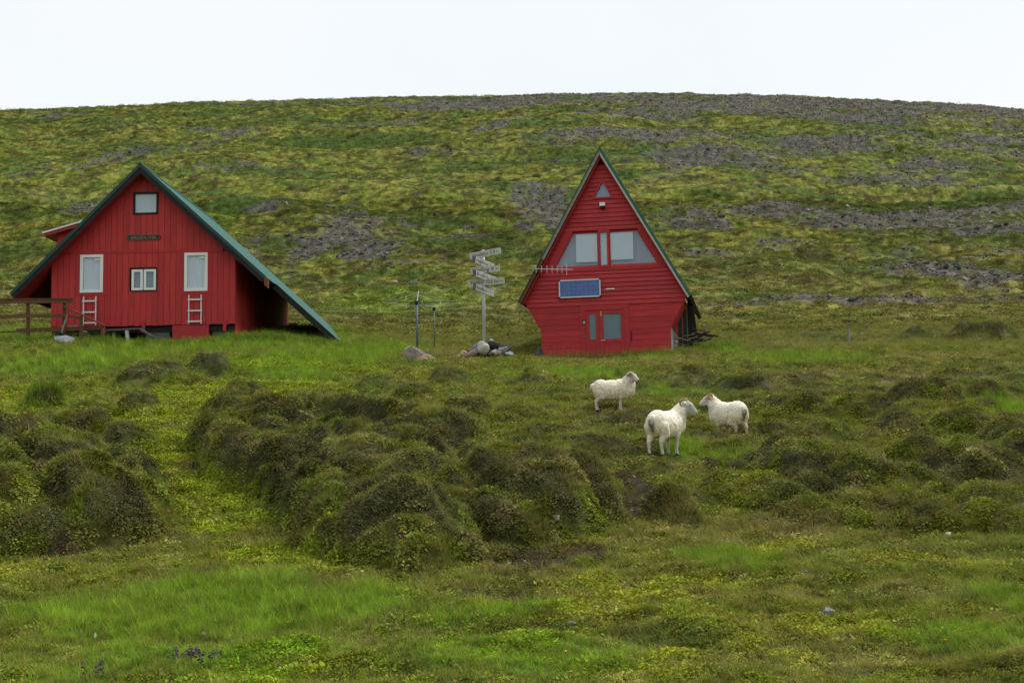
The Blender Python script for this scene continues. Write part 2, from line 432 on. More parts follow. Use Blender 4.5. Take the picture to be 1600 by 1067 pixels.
def paint(name, color, rough=0.6, var=0.15, scale=(3, 3, 3), bump=0.15, bscale=40.0, dirt=None, dirt_amt=0.0, metallic=0.0, spec=0.3, objrand=0.0):
    m, t, b = new_mat(name)
    N, L = t.nodes, t.links
    tc = N.new('ShaderNodeTexCoord'); mp = N.new('ShaderNodeMapping'); mp.inputs['Scale'].default_value = scale
    L.new(tc.outputs['Object'], mp.inputs['Vector'])
    n1 = N.new('ShaderNodeTexNoise'); n1.inputs['Scale'].default_value = 1.0; n1.inputs['Detail'].default_value = 6; n1.inputs['Roughness'].default_value = 0.65
    L.new(mp.outputs['Vector'], n1.inputs['Vector'])
    hsv = N.new('ShaderNodeHueSaturation'); hsv.inputs['Color'].default_value = (*color, 1)
    mr = N.new('ShaderNodeMapRange'); mr.inputs['From Min'].default_value = 0.25; mr.inputs['From Max'].default_value = 0.75
    mr.inputs['To Min'].default_value = 1 - var; mr.inputs['To Max'].default_value = 1 + var
    L.new(n1.outputs['Fac'], mr.inputs['Value'])
    val = mr.outputs['Result']
    if objrand:
        oi = N.new('ShaderNodeObjectInfo'); m2 = N.new('ShaderNodeMapRange')
        m2.inputs['To Min'].default_value = 1 - objrand; m2.inputs['To Max'].default_value = 1 + objrand
        L.new(oi.outputs['Random'], m2.inputs['Value'])
        mu = N.new('ShaderNodeMath'); mu.operation = 'MULTIPLY'
        L.new(val, mu.inputs[0]); L.new(m2.outputs['Result'], mu.inputs[1]); val = mu.outputs['Value']
    L.new(val, hsv.inputs['Value'])
    out = hsv.outputs['Color']
    if dirt is not None:
        n2 = N.new('ShaderNodeTexNoise'); n2.inputs['Scale'].default_value = 2.3; n2.inputs['Detail'].default_value = 8; n2.inputs['Roughness'].default_value = 0.7
        L.new(mp.outputs['Vector'], n2.inputs['Vector'])
        m3 = N.new('ShaderNodeMapRange'); m3.inputs['From Min'].default_value = 0.52; m3.inputs['From Max'].default_value = 0.74; m3.inputs['To Max'].default_value = dirt_amt
        L.new(n2.outputs['Fac'], m3.inputs['Value'])
        mx = N.new('ShaderNodeMix'); mx.data_type = 'RGBA'; mx.inputs[7].default_value = (*dirt, 1)
        L.new(m3.outputs['Result'], mx.inputs[0]); L.new(out, mx.inputs[6]); out = mx.outputs[2]
    L.new(out, b.inputs['Base Color'])
    b.inputs['Roughness'].default_value = rough; b.inputs['Metallic'].default_value = metallic
    b.inputs['Specular IOR Level'].default_value = spec
    if bump:
        nb = N.new('ShaderNodeTexNoise'); nb.inputs['Scale'].default_value = bscale; nb.inputs['Detail'].default_value = 4
        L.new(tc.outputs['Object'], nb.inputs['Vector'])
        bp = N.new('ShaderNodeBump'); bp.inputs['Strength'].default_value = bump; bp.inputs['Distance'].default_value = 0.01
        L.new(nb.outputs['Fac'], bp.inputs['Height']); L.new(bp.outputs['Normal'], b.inputs['Normal'])
    return m

RED = paint('red_wood_paint', (.47, .033, .036), 0.62, 0.16, (9, 9, 1.1), 0.2, 60, (.16, .018, .018), 0.8, objrand=0.12)
RED2 = paint('red_siding_paint', (.43, .025, .032), 0.55, 0.18, (1.3, 6, 9), 0.2, 60, (.13, .014, .018), 0.8, objrand=0.12)
REDT = paint('red_trim_paint', (.40, .023, .031), 0.55, 0.12, (3, 3, 3), 0.15, 60, (.15, .015, .018), 0.4)
REDB = paint('red_backing', (.13, .011, .013), 0.8, 0.2)
TEAL = paint('green_roof_metal', (.042, .125, .110), 0.75, 0.16, (1.5, 1.5, 1.5), 0.05, 20, (.10, .20, .18), 0.5, spec=0.15)
TEALD = paint('dark_green_flashing', (.020, .050, .045), 0.5, 0.2, (4, 4, 4), 0.1, 30, (.06, .06, .055), 0.5)
BLACKW = paint('black_board', (.012, .012, .013), 0.7, 0.3, (4, 4, 4), 0.2, 40, (.05, .045, .04), 0.4)
WHITE = paint('white_window_paint', (.76, .77, .78), 0.4, 0.04, (5, 5, 5), 0.03, 30, (.5, .5, .48), 0.3)
GREYW = paint('weathered_grey_wood', (.24, .22, .20), 0.85, 0.3, (3, 3, 14), 0.4, 50, (.10, .075, .055), 0.6)
DARKW = paint('old_dark_wood', (.085, .082, .078), 0.9, 0.4, (3, 12, 12), 0.4, 50, (.20, .19, .18), 0.6)
BROWNW = paint('brown_stained_wood', (.115, .052, .026), 0.75, 0.3, (2, 8, 8), 0.4, 50, (.17, .10, .055), 0.6, objrand=0.15)
PALEW = paint('pale_raw_wood', (.36, .25, .13), 0.8, 0.25, (2, 8, 8), 0.3, 50, objrand=0.1)
CONC = paint('grey_concrete', (.10, .10, .095), 0.9, 0.2, (4, 4, 4), 0.4, 30, (.08, .08, .07), 0.5)
GALV = paint('galvanised_steel', (.42, .44, .48), 0.5, 0.12, (5, 5, 5), 0.05, 30, metallic=0.25)
DGALV = paint('dull_grey_steel', (.13, .15, .18), 0.55, 0.15, (5, 5, 5), 0.05, 30, metallic=0.2)
SIGNW = paint('weathered_sign_board', (.50, .49, .47), 0.75, 0.2, (4, 4, 12), 0.2, 50, (.22, .21, .19), 0.6, objrand=0.12)
SIGNE = paint('sign_board_edge', (.10, .10, .11), 0.8, 0.2)
INK = paint('dark_lettering', (.025, .025, .03), 0.7, 0.1, bump=0)
GOLD = paint('tarnished_gilt', (.17, .12, .06), 0.6, 0.3)
PLAQ = paint('dark_plaque', (.020, .022, .022), 0.6, 0.2)
CURT = paint('pale_curtain_cloth', (.84, .85, .87), 0.9, 0.06, (14, 14, 1), 0.1, 20)
BLIND = paint('white_roller_blind', (.78, .80, .83), 0.85, 0.05, (2, 2, 2), 0.0)
DOORB = paint('blue_grey_blind', (.26, .32, .43), 0.8, 0.10, (3, 3, 3), 0.0)
NET = paint('grey_net_curtain', (.36, .38, .42), 0.9, 0.1, (3, 3, 3), 0.0)
ROOM = paint('dim_room', (.10, .10, .12), 0.9, 0.2, bump=0)
SOLAR = paint('solar_cell_blue', (.06, .12, .40), 0.25, 0.25, (6, 6, 6), 0.0, spec=0.5)
SILV = paint('silver_aluminium', (.62, .63, .65), 0.4, 0.06, metallic=0.3, bump=0)
PANELB = paint('panel_backing', (.30, .36, .48), 0.5, 0.05, bump=0)
RUST = paint('rotten_board_end', (.20, .055, .025), 0.8, 0.3)
BRASS = paint('brass', (.40, .27, .10), 0.4, 0.1, metallic=0.6, bump=0)
CORD = paint('pale_cord', (.50, .50, .46), 0.8, 0.1, bump=0)
PEG = paint('white_plastic_peg', (.72, .74, .76), 0.5, 0.05, bump=0)

def glass_mat():
    m, t, b = new_mat('window_glass')
    N, L = t.nodes, t.links
    tr = N.new('ShaderNodeBsdfTransparent'); tr.inputs['Color'].default_value = (.86, .89, .92, 1)
    gl = N.new('ShaderNodeBsdfGlossy'); gl.inputs['Roughness'].default_value = 0.03; gl.inputs['Color'].default_value = (.9, .95, 1, 1)
    lw = N.new('ShaderNodeLayerWeight'); lw.inputs['Blend'].default_value = 0.5
    pw = N.new('ShaderNodeMath'); pw.operation = 'POWER'; pw.inputs[1].default_value = 4.0
    fr = N.new('ShaderNodeMath'); fr.operation = 'MULTIPLY_ADD'; fr.inputs[1].default_value = 0.6; fr.inputs[2].default_value = 0.05
    L.new(lw.outputs['Facing'], pw.inputs[0]); L.new(pw.outputs['Value'], fr.inputs[0])
    mx = N.new('ShaderNodeMixShader')
    L.new(fr.outputs['Value'], mx.inputs['Fac']); L.new(tr.outputs['BSDF'], mx.inputs[1]); L.new(gl.outputs['BSDF'], mx.inputs[2])
    L.new(mx.outputs['Shader'], t.nodes['Material Output'].inputs['Surface'])
    return m
GLASS = glass_mat()

def stone_mat(name, c1, c2, sc_=5.0):
    m, t, b = new_mat(name)
    N, L = t.nodes, t.links
    tc = N.new('ShaderNodeTexCoord')
    n = N.new('ShaderNodeTexNoise'); n.inputs['Scale'].default_value = sc_; n.inputs['Detail'].default_value = 8; n.inputs['Roughness'].default_value = 0.7
    L.new(tc.outputs['Object'], n.inputs['Vector'])
    cr = N.new('ShaderNodeValToRGB'); cr.color_ramp.elements[0].position = 0.35; cr.color_ramp.elements[0].color = (*c1, 1)
    cr.color_ramp.elements[1].position = 0.68; cr.color_ramp.elements[1].color = (*c2, 1)
    L.new(n.outputs['Fac'], cr.inputs['Fac']); L.new(cr.outputs['Color'], b.inputs['Base Color'])
    b.inputs['Roughness'].default_value = 0.9; b.inputs['Specular IOR Level'].default_value = 0.2
    bp = N.new('ShaderNodeBump'); bp.inputs['Strength'].default_value = 0.5; bp.inputs['Distance'].default_value = 0.02
    L.new(n.outputs['Fac'], bp.inputs['Height']); L.new(bp.outputs['Normal'], b.inputs['Normal'])
    return m
ST_GREY = stone_mat('grey_stone', (.16, .15, .15), (.36, .34, .33))
ST_PALE = stone_mat('pale_stone', (.38, .36, .33), (.58, .55, .51))
ST_DARK = stone_mat('dark_basalt', (.035, .032, .032), (.12, .11, .105))
ST_TAN = stone_mat('tan_rhyolite', (.34, .20, .13), (.52, .36, .26))
ST_BROWN = stone_mat('brown_grey_stone', (.15, .12, .10), (.33, .28, .24))
ST_BLUE = stone_mat('blue_grey_stone', (.13, .15, .18), (.30, .33, .37))

def ground_mat():
    m, t, b = new_mat('heath_ground')
    N, L = t.nodes, t.links
    at = N.new('ShaderNodeAttribute'); at.attribute_name = 'cover'
    geo = N.new('ShaderNodeNewGeometry')
    n = N.new('ShaderNodeTexNoise'); n.inputs['Scale'].default_value = 7.0; n.inputs['Detail'].default_value = 8; n.inputs['Roughness'].default_value = 0.75
    L.new(geo.outputs['Position'], n.inputs['Vector'])
    mr = N.new('ShaderNodeMapRange'); mr.inputs['From Min'].default_value = 0.25; mr.inputs['From Max'].default_value = 0.75; mr.inputs['To Min'].default_value = 0.45; mr.inputs['To Max'].default_value = 1.5
    L.new(n.outputs['Fac'], mr.inputs['Value'])
    n3 = N.new('ShaderNodeTexNoise'); n3.inputs['Scale'].default_value = 1.3; n3.inputs['Detail'].default_value = 6
    L.new(geo.outputs['Position'], n3.inputs['Vector'])
    n5 = N.new('ShaderNodeTexNoise'); n5.inputs['Scale'].default_value = 2.2; n5.inputs['Detail'].default_value = 5; n5.inputs['Roughness'].default_value = 0.7
    L.new(geo.outputs['Position'], n5.inputs['Vector'])
    m5 = N.new('ShaderNodeMapRange'); m5.inputs['From Min'].default_value = 0.3; m5.inputs['From Max'].default_value = 0.7; m5.inputs['To Min'].default_value = 0.6; m5.inputs['To Max'].default_value = 1.4
    L.new(n5.outputs['Fac'], m5.inputs['Value'])
    mm = N.new('ShaderNodeMath'); mm.operation = 'MULTIPLY'; L.new(mr.outputs['Result'], mm.inputs[0]); L.new(m5.outputs['Result'], mm.inputs[1])
    hs = N.new('ShaderNodeHueSaturation')
    m4 = N.new('ShaderNodeMapRange'); m4.inputs['From Min'].default_value = 0.3; m4.inputs['From Max'].default_value = 0.7; m4.inputs['To Min'].default_value = 0.475; m4.inputs['To Max'].default_value = 0.52
    L.new(n3.outputs['Fac'], m4.inputs['Value']); L.new(m4.outputs['Result'], hs.inputs['Hue'])
    L.new(mm.outputs['Value'], hs.inputs['Value']); L.new(at.outputs['Color'], hs.inputs['Color'])
    L.new(hs.outputs['Color'], b.inputs['Base Color'])
    b.inputs['Roughness'].default_value = 0.95; b.inputs['Specular IOR Level'].default_value = 0.1
    n2 = N.new('ShaderNodeTexNoise'); n2.inputs['Scale'].default_value = 3.0; n2.inputs['Detail'].default_value = 10; n2.inputs['Roughness'].default_value = 0.75
    L.new(geo.outputs['Position'], n2.inputs['Vector'])
    bp = N.new('ShaderNodeBump'); bp.inputs['Strength'].default_value = 0.9; bp.inputs['Distance'].default_value = 0.12
    L.new(n2.outputs['Fac'], bp.inputs['Height']); L.new(bp.outputs['Normal'], b.inputs['Normal'])
    return m
GROUND = ground_mat()

def tuft_mat(name, straw=(.31, .26, .085), transl=0.25):
    m, t, b = new_mat(name)
    N, L = t.nodes, t.links
    at = N.new('ShaderNodeAttribute'); at.attribute_name = 'tint'; at.attribute_type = 'INSTANCER'
    dr = N.new('ShaderNodeAttribute'); dr.attribute_name = 'dry'
    mx = N.new('ShaderNodeMix'); mx.data_type = 'RGBA'; mx.inputs[7].default_value = (*straw, 1)
    L.new(dr.outputs['Fac'], mx.inputs[0]); L.new(at.outputs['Color'], mx.inputs[6])
    df = N.new('ShaderNodeBsdfDiffuse'); tl = N.new('ShaderNodeBsdfTranslucent'); ms = N.new('ShaderNodeMixShader'); ms.inputs['Fac'].default_value = transl
    L.new(mx.outputs[2], df.inputs['Color']); L.new(mx.outputs[2], tl.inputs['Color'])
    L.new(df.outputs['BSDF'], ms.inputs[1]); L.new(tl.outputs['BSDF'], ms.inputs[2])
    L.new(ms.outputs['Shader'], t.nodes['Material Output'].inputs['Surface'])
    return m
TUFT = tuft_mat('grass_blades')
TWIG = tuft_mat('heath_twigs', (.185, .170, .120), 0.1)
LEAF = tuft_mat('moss_leaves', (.22, .17, .05), 0.2)
PETAL = tuft_mat('petals', (.10, .16, .03), 0.3)
PEBB = tuft_mat('scree_stones', (.2, .2, .2), 0.0)

# ------------------------------------------------------------------ ground sheet
def build_ground():
    th_in = np.linspace(-0.475, 0.475, 850)
    k = np.linspace(0, 1, 26)[1:] ** 1.7
    th = np.concatenate([-(0.475 + k * (math.pi - 0.475))[::-1], th_in, (0.475 + k * (math.pi - 0.475))[:-1]])
    r = np.concatenate([np.linspace(0.4, 8.8, 18), np.linspace(9, 26, 290), np.linspace(26.15, 60, 200), np.linspace(60.3, 310, 400), np.geomspace(315, 1150, 24)])
    T, Rr = np.meshgrid(th, r)
    X = (Rr * np.sin(T)).ravel(); Y = (Rr * np.cos(T)).ravel()
    Z = ground(X, Y)
    nr, nc = len(r), len(th)
    co = np.stack([X, Y, Z], 1)
    i = np.arange(nr - 1)[:, None] * nc; j = np.arange(nc)[None, :]; j2 = (j + 1) % nc
    q = np.stack([i + j, i + j2, i + nc + j2, i + nc + j], -1).reshape(-1, 4)[:, ::-1]
    me = bpy.data.meshes.new('ground')
    me.vertices.add(len(co)); me.vertices.foreach_set('co', co.ravel())
    me.loops.add(q.size); me.loops.foreach_set('vertex_index', q.ravel().astype(np.int32))
    me.polygons.add(len(q)); me.polygons.foreach_set('loop_start', np.arange(0, q.size, 4, dtype=np.int32))
    me.polygons.foreach_set('use_smooth', np.ones(len(q), bool))
    me.update(calc_edges=True)
    a = me.attributes.new('cover', 'FLOAT_COLOR', 'POINT')
    c = np.ones((len(co), 4)); 
    f = Y > 2
    c[:, :3] = K_OLIVE
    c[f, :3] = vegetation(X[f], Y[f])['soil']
    a.data.foreach_set('color', c.ravel().astype(np.float32))
    o = link('ground', me, GROUND)
    tag(o, kind='structure')
    return o
build_ground()

# ------------------------------------------------------------------ scattered cover
def proto(name, vs, fs, mat, dry=None):
    me = bpy.data.meshes.new(name); me.from_pydata(vs, [], fs); me.update()
    a = me.attributes.new('dry', 'FLOAT', 'POINT')
    if dry is not None: a.data.foreach_set('value', np.array(dry, np.float32))
    me.materials.append(mat)
    return bpy.data.objects.new(name, me)

def blades(name, n, h, w, spread, lean, mat, rng, dryp=0.2, base_r=0.05, segs=3):
    vs, fs, dr = [], [], []
    for i in range(n):
        a = rng.uniform(0, 6.283); b = rng.uniform(0, 6.283)
        r0 = base_r * math.sqrt(rng.uniform())
        ox, oy = r0 * math.cos(b), r0 * math.sin(b)
        hh = h * rng.uniform(0.55, 1.1); ln = lean * rng.uniform(0.3, 1.3) * hh + spread * r0
        ww = w * rng.uniform(0.7, 1.2)
        px_, py_ = -math.sin(a), math.cos(a)
        dv = rng.uniform(0.5, 0.95) if rng.uniform() < dryp else rng.uniform(0, 0.15)
        k0 = len(vs)
        for s in range(segs + 1):
            t = s / segs
            cx = ox + math.cos(a) * ln * t ** 1.7; cy = oy + math.sin(a) * ln * t ** 1.7
            cz = hh * (t - 0.18 * lean * t * t) - 0.02
            wd = ww * (1 - 0.9 * t) * 0.5
            if s < segs:
                vs += [(cx - px_ * wd, cy - py_ * wd, cz), (cx + px_ * wd, cy + py_ * wd, cz)]; dr += [dv, dv]
            else:
                vs.append((cx, cy, cz)); dr.append(min(dv + 0.2, 1))
        for s in range(segs - 1):
            p = k0 + 2 * s; fs.append((p, p + 1, p + 3, p + 2))
        p = k0 + 2 * (segs - 1); fs.append((p, p + 1, p + 2))
    return proto(name, vs, fs, mat, dr)

def cushion(name, n, rad, hgt, lf, mat, rng):
    vs, fs, dr = [], [], []
    for i in range(n):
        a = rng.uniform(0, 6.283); r = rad * math.sqrt(rng.uniform())
        z = hgt * (1 - (r / rad) ** 2) * rng.uniform(0.4, 1.0)
        c = Vector((r * math.cos(a), r * math.sin(a), z))
        q = Euler((rng.uniform(-0.9, 0.9), rng.uniform(-0.9, 0.9), rng.uniform(0, 6.28))).to_matrix()
        s = lf * rng.uniform(0.6, 1.3)
        k0 = len(vs)
        for v in ((-s * .5, 0, 0), (0, -s * .32, s * .08), (s * .5, 0, 0), (0, s * .32, s * .08)):
            vs.append(tuple(c + q @ Vector(v)))
        dv = rng.uniform(0.4, 0.9) if rng.uniform() < 0.12 else rng.uniform(0, 0.2)
        dr += [dv] * 4
        fs.append((k0, k0 + 1, k0 + 2, k0 + 3))
    return proto(name, vs, fs, mat, dr)

def flower(name, stem_h, pet, rng, n=5):
    vs, fs, dr = [], [], []
    w = 0.0025
    vs += [(-w, 0, 0), (w, 0, 0), (w * .5, 0, stem_h), (-w * .5, 0, stem_h)]; fs.append((0, 1, 2, 3)); dr += [1] * 4
    for i in range(n):
        a = 2 * math.pi * i / n + rng.uniform(-.2, .2)
        q = Matrix.Rotation(a, 3, 'Z') @ Matrix.Rotation(rng.uniform(-1.0, -0.2), 3, 'Y')
        k0 = len(vs)
        for v in ((0, 0, 0), (pet * .6, -pet * .4, 0), (pet, 0, 0), (pet * .6, pet * .4, 0)):
            p = q @ Vector(v); vs.append((p.x, p.y, p.z + stem_h)); dr.append(0)
        fs.append((k0, k0 + 1, k0 + 2, k0 + 3))
    return proto(name, vs, fs, mat=PETAL, dry=dr)

def spike(name, h, rng):
    """upright flower spike: stem and many small petals"""
    vs, fs, dr = [(-.003, 0, 0), (.003, 0, 0), (.002, 0, h), (-.002, 0, h)], [(0, 1, 2, 3)], [1] * 4
    for i in range(22):
        z = h * rng.uniform(0.5, 1.0); a = rng.uniform(0, 6.28); s = 0.020 * rng.uniform(.7, 1.2)
        c = Vector((math.cos(a) * .016, math.sin(a) * .016, z))
        q = Euler((rng.uniform(-1, 1), rng.uniform(-1, 1), a)).to_matrix(); k0 = len(vs)
        for v in ((-s * .5, 0, 0), (0, -s * .45, 0), (s * .6, 0, 0), (0, s * .45, 0)): vs.append(tuple(c + q @ Vector(v))); dr.append(0)
        fs.append((k0, k0 + 1, k0 + 2, k0 + 3))
    return proto(name, vs, fs, PETAL, dr)

def stone_mesh(rng, sub=2, rough=0.28, flat=0.7):
    bm = bmesh.new(); bmesh.ops.create_icosphere(bm, subdivisions=sub, radius=0.5)
    off = rng.uniform(0, 50, 3)
    pl = [(Vector(rng.normal(size=3)).normalized(), rng.uniform(0.22, 0.38)) for _ in range(11)]
    for v in bm.verts:
        for n_, dd in pl:                      # knock flats into it
            e = v.co.dot(n_) - dd
            if e > 0: v.co -= n_ * e * 0.97
        p = v.co * 2.2
        f = perlin(np.array([p.x + off[0] + p.z]), np.array([p.y + off[1] - p.z * .7]), 3)[0]
        v.co *= 1 + rough * f
        v.co.z *= flat
    return bm

def scatter(name, pts, tint, scl, protos, pid, label, cat, tilt=None, kind='stuff'):
    n = len(pts)
    me = bpy.data.meshes.new(name)
    me.vertices.add(n); me.vertices.foreach_set('co', np.asarray(pts, np.float32).ravel())
    yaw = RNG.uniform(0, 2 * np.pi, n)
    tx = RNG.normal(0, 0.12, n); ty = RNG.normal(0, 0.12, n)
    if tilt is not None: tx = tx + tilt[:, 0]; ty = ty + tilt[:, 1]
    lx = tx * np.cos(yaw) + ty * np.sin(yaw); ly = -tx * np.sin(yaw) + ty * np.cos(yaw)
    rot = np.stack([-ly, lx, yaw], 1).astype(np.float32)
    a = me.attributes.new('rot', 'FLOAT_VECTOR', 'POINT'); a.data.foreach_set('vector', rot.ravel())
    a = me.attributes.new('scl', 'FLOAT', 'POINT'); a.data.foreach_set('value', np.asarray(scl, np.float32))
    c = np.ones((n, 4), np.float32); c[:, :3] = tint
    a = me.attributes.new('tint', 'FLOAT_COLOR', 'POINT'); a.data.foreach_set('color', c.ravel())
    a = me.attributes.new('pid', 'INT', 'POINT'); a.data.foreach_set('value', np.asarray(pid, np.int32))
    o = link(name, me)
    tag(o, label, cat, kind=kind)
    pc = bpy.data.collections.new(name + '_kinds')
    for q in protos: pc.objects.link(q)
    ng = bpy.data.node_groups.new(name + '_nodes', 'GeometryNodeTree')
    ng.interface.new_socket('Geometry', in_out='INPUT', socket_type='NodeSocketGeometry')
    ng.interface.new_socket('Geometry', in_out='OUTPUT', socket_type='NodeSocketGeometry')
    N, L = ng.nodes, ng.links
    gi = N.new('NodeGroupInput'); go = N.new('NodeGroupOutput')
    ci = N.new('GeometryNodeCollectionInfo'); ci.inputs['Collection'].default_value = pc
    ci.inputs['Separate Children'].default_value = True; ci.inputs['Reset Children'].default_value = True
    ip = N.new('GeometryNodeInstanceOnPoints'); ip.inputs['Pick Instance'].default_value = True
    def na(nm, ty):
        k = N.new('GeometryNodeInputNamedAttribute'); k.data_type = ty; k.inputs['Name'].default_value = nm
        return [s for s in k.outputs if s.enabled and s.name == 'Attribute'][0]
    er = N.new('FunctionNodeEulerToRotation')
    L.new(na('rot', 'FLOAT_VECTOR'), er.inputs[0])
    L.new(gi.outputs[0], ip.inputs['Points']); L.new(ci.outputs[0], ip.inputs['Instance'])
    L.new(na('pid', 'INT'), ip.inputs['Instance Index'])
    L.new(er.outputs[0], ip.inputs['Rotation']); L.new(na('scl', 'FLOAT'), ip.inputs['Scale'])
    L.new(ip.outputs[0], go.inputs[0])
    md = o.modifiers.new('scatter', 'NODES'); md.node_group = ng
    return o

def fan_points(n, d0, d1, p=1.0, umax=0.47):
    """random ground points ahead, d0..d1 metres, even per square metre for p=1"""
    s = RNG.uniform(0, 1, n)
    y = (d0 ** (1 + p) + s * (d1 ** (1 + p) - d0 ** (1 + p))) ** (1 / (1 + p))
    x = RNG.uniform(-umax, umax, n) * y
    return x, y

def normals(x, y, e=0.12):
    gx = (ground(x + e, y) - ground(x - e, y)) / (2 * e); gy = (ground(x, y + e) - ground(x, y - e)) / (2 * e)
    l = np.sqrt(gx * gx + gy * gy + 1)
    return np.stack([-gx / l, -gy / l], 1)

# footprints kept free of plants (filled in by the builders' positions)
def footprint_free(x, y):
    ok = np.ones(len(x), bool)
    for (cx, cy, rz, x0, x1, y0, y1) in FOOT:
        lx = (x - cx) * math.cos(rz) + (y - cy) * math.sin(rz); ly = -(x - cx) * math.sin(rz) + (y - cy) * math.cos(rz)
        ok &= ~((lx > x0) & (lx < x1) & (ly > y0) & (ly < y1))
    return ok
LH = P(223, 508, 51.0); LH_RZ = R(-0.7)
RH = P(947, 556, 51.0); RH_RZ = R(-11)
FOOT = [(LH.x, LH.y, LH_RZ, -3.8, 4.0, 0.0, 12), (RH.x, RH.y, RH_RZ, -2.7, 2.7, -0.05, 8)]

THIN = [(1040, 23.2, .75), (955, 28.8, .6), (1143, 26.1, 1.1), (757, 46.6, .7)]
def thin_ok(x, y):
    ok = np.ones(len(x), bool)
    for px, d, r in THIN: ok &= (np.hypot(x - (px - 800) / FPX * d, y - d) > r) | (RNG.uniform(0, 1, len(x)) < .25)
    return ok

def grow_all():
    rg = np.random.default_rng(11)
    gp = [blades(f'grass_{k}', 15, h, 0.0095, 0.6, ln, TUFT, rg, dp, 0.06) for k, (h, ln, dp) in enumerate([(0.17, .55, .08), (0.22, .45, .12), (0.13, .8, .15), (0.19, .7, .38)])]
    hp = [cushion(f'berry_{k}', 40, 0.13, 0.10, l, TWIG, rg) for k, l in enumerate([0.034, 0.028, 0.040])] + [blades(f'heath_{k}', 22, h, 0.0065, 1.4, ln, TWIG, rg, dp, 0.075, 2) for k, (h, ln, dp) in enumerate([(0.12, .9, .15), (0.16, 1.0, .25), (0.09, 1.2, .12)])]
    mp = [cushion(f'moss_{k}', 34, 0.11, 0.05, l, LEAF, rg) for k, l in enumerate([0.032, 0.042, 0.026])]
    fp = [blades(f'far_{k}', 12, h, 0.035, 1.0, ln, TUFT, rg, dp, 0.22, 2) for k, (h, ln, dp) in enumerate([(0.14, .9, .15), (0.18, .8, .25), (0.11, 1.1, .3)])]
    fp += [cushion(f'clump_{k}', 44, 0.32, hh, l, LEAF, rg) for k, (hh, l) in enumerate([(0.11, .075), (0.15, .09), (0.08, .065)])]
    lp = [blades(f'long_{k}', 16, h, 0.013, 0.5, ln, TUFT, rg, dp, 0.08) for k, (h, ln, dp) in enumerate([(0.42, .5, .12), (0.34, .6, .2)])]
    wp = [blades(f'wisp_{k}', 9, h, 0.006, 0.4, .35, TUFT, rg, .9, 0.10) for k, h in enumerate([0.55, 0.45])]
    ep = []
    for k in range(3):
        bm = stone_mesh(rg, 1, .3, .6); me = bpy.data.meshes.new(f'scree_{k}'); bm.to_mesh(me); bm.free()
        me.attributes.new('dry', 'FLOAT', 'POINT'); me.materials.append(PEBB)
        ep.append(bpy.data.objects.new(f'scree_{k}', me))

    # near + middle ground
    xs, ys = [], []
    for n, a, b in ((105000, 8.2, 20), (95000, 19, 32), (85000, 31, 62)):
        x, y = fan_points(n, a, b); xs.append(x); ys.append(y)
    x = np.concatenate(xs); y = np.concatenate(ys)
    k = footprint_free(x, y) & thin_ok(x, y); x, y = x[k], y[k]
    W = vegetation(x, y); z = ground(x, y); nr = normals(x, y)
    rr = RNG.uniform(0, 1, len(x))
    bare = W['dirt'] * 0.9
    kind = np.full(len(x), 0)                        # 0 grass 1 heath 2 moss 3 long
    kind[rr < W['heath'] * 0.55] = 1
    mossy = np.clip(W['ymoss'] + 0.8 * W['herb'], 0, 1)
    kind[(RNG.uniform(0, 1, len(x)) < mossy * 0.9) & (kind == 0)] = 2
    kind[(fbm(x / .5, y / .4, 2, 95) + RNG.normal(0, .1, len(x)) > 0.08) & (kind == 0) & (W['lush'] < .4) & (y < 48)] = 2
    kind[(fbm(x / .4, y / .35, 2, 97) > 0.36) & (kind != 1) & (W['lush'] < .3) & (W['herb'] < .3) & (y < 46)] = 1
    kind[(RNG.uniform(0, 1, len(x)) < W['lush'] * 0.35) & (kind == 0) & (y > 12)] = 3
    keep = RNG.uniform(0, 1, len(x)) > bare
    near = sstep(30, 12, y)
    var = RNG.normal(1, 0.24, (len(x), 1)) + RNG.normal(0, 0.05, (len(x), 3))
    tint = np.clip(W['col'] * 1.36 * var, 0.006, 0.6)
    dist_s = 0.62 + 0.38 * sstep(9, 19, y) + 0.4 * sstep(18, 45, y)
    def put(name, kk, protos, lab, cat, smin, smax, ts):
        m = keep & (kind == kk)
        n = m.sum()
        scatter(name, np.stack([x[m], y[m], z[m] - 0.01], 1), tint[m], (smin + (smax - smin) * RNG.uniform(0, 1, n) ** 1.6) * dist_s[m], protos, RNG.integers(0, len(protos), n), lab, cat, nr[m] * ts)
    put('grass', 0, gp, 'short olive green grass over the bank and the shelf', 'grass', 0.35, 1.1, 0.5)
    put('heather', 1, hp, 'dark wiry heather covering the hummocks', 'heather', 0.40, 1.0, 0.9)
    put('moss', 2, mp, 'low yellow green moss and herbs between the hummocks', 'moss', 0.7, 1.8, 1.0)
    put('long_grass', 3, lp, 'long bright green grass in front of the cabins', 'grass', 0.4, 0.8, 0.3)

    # hillside
    x1, y1 = fan_points(90000, 60, 150, 0.6); x2, y2 = fan_points(80000, 140, 300, 0.3)
    x = np.concatenate([x1, x2]); y = np.concatenate([y1, y2])
    k = footprint_free(x, y); x, y = x[k], y[k]
    W = vegetation(x, y); z = ground(x, y); nr = normals(x, y, 0.3)
    kp = RNG.uniform(0, 1, len(x)) > W['gravel'] * 0.82
    var = np.clip(RNG.normal(1, 0.32, (len(x), 1)), .35, 2.0) + RNG.normal(0, 0.05, (len(x), 3))
    t = np.clip(W['col'] * 1.1 * var, 0.006, 0.5)
    n = kp.sum()
    scatter('hill_grass', np.stack([x[kp], y[kp], z[kp] - 0.03], 1), t[kp], RNG.uniform(0.8, 1.6, n) * (1 + 0.5 * sstep(120, 260, y[kp])), fp, RNG.integers(0, 6, n), 'coarse moss and grass tufts on the hillside', 'grass', nr[kp] * 0.7)
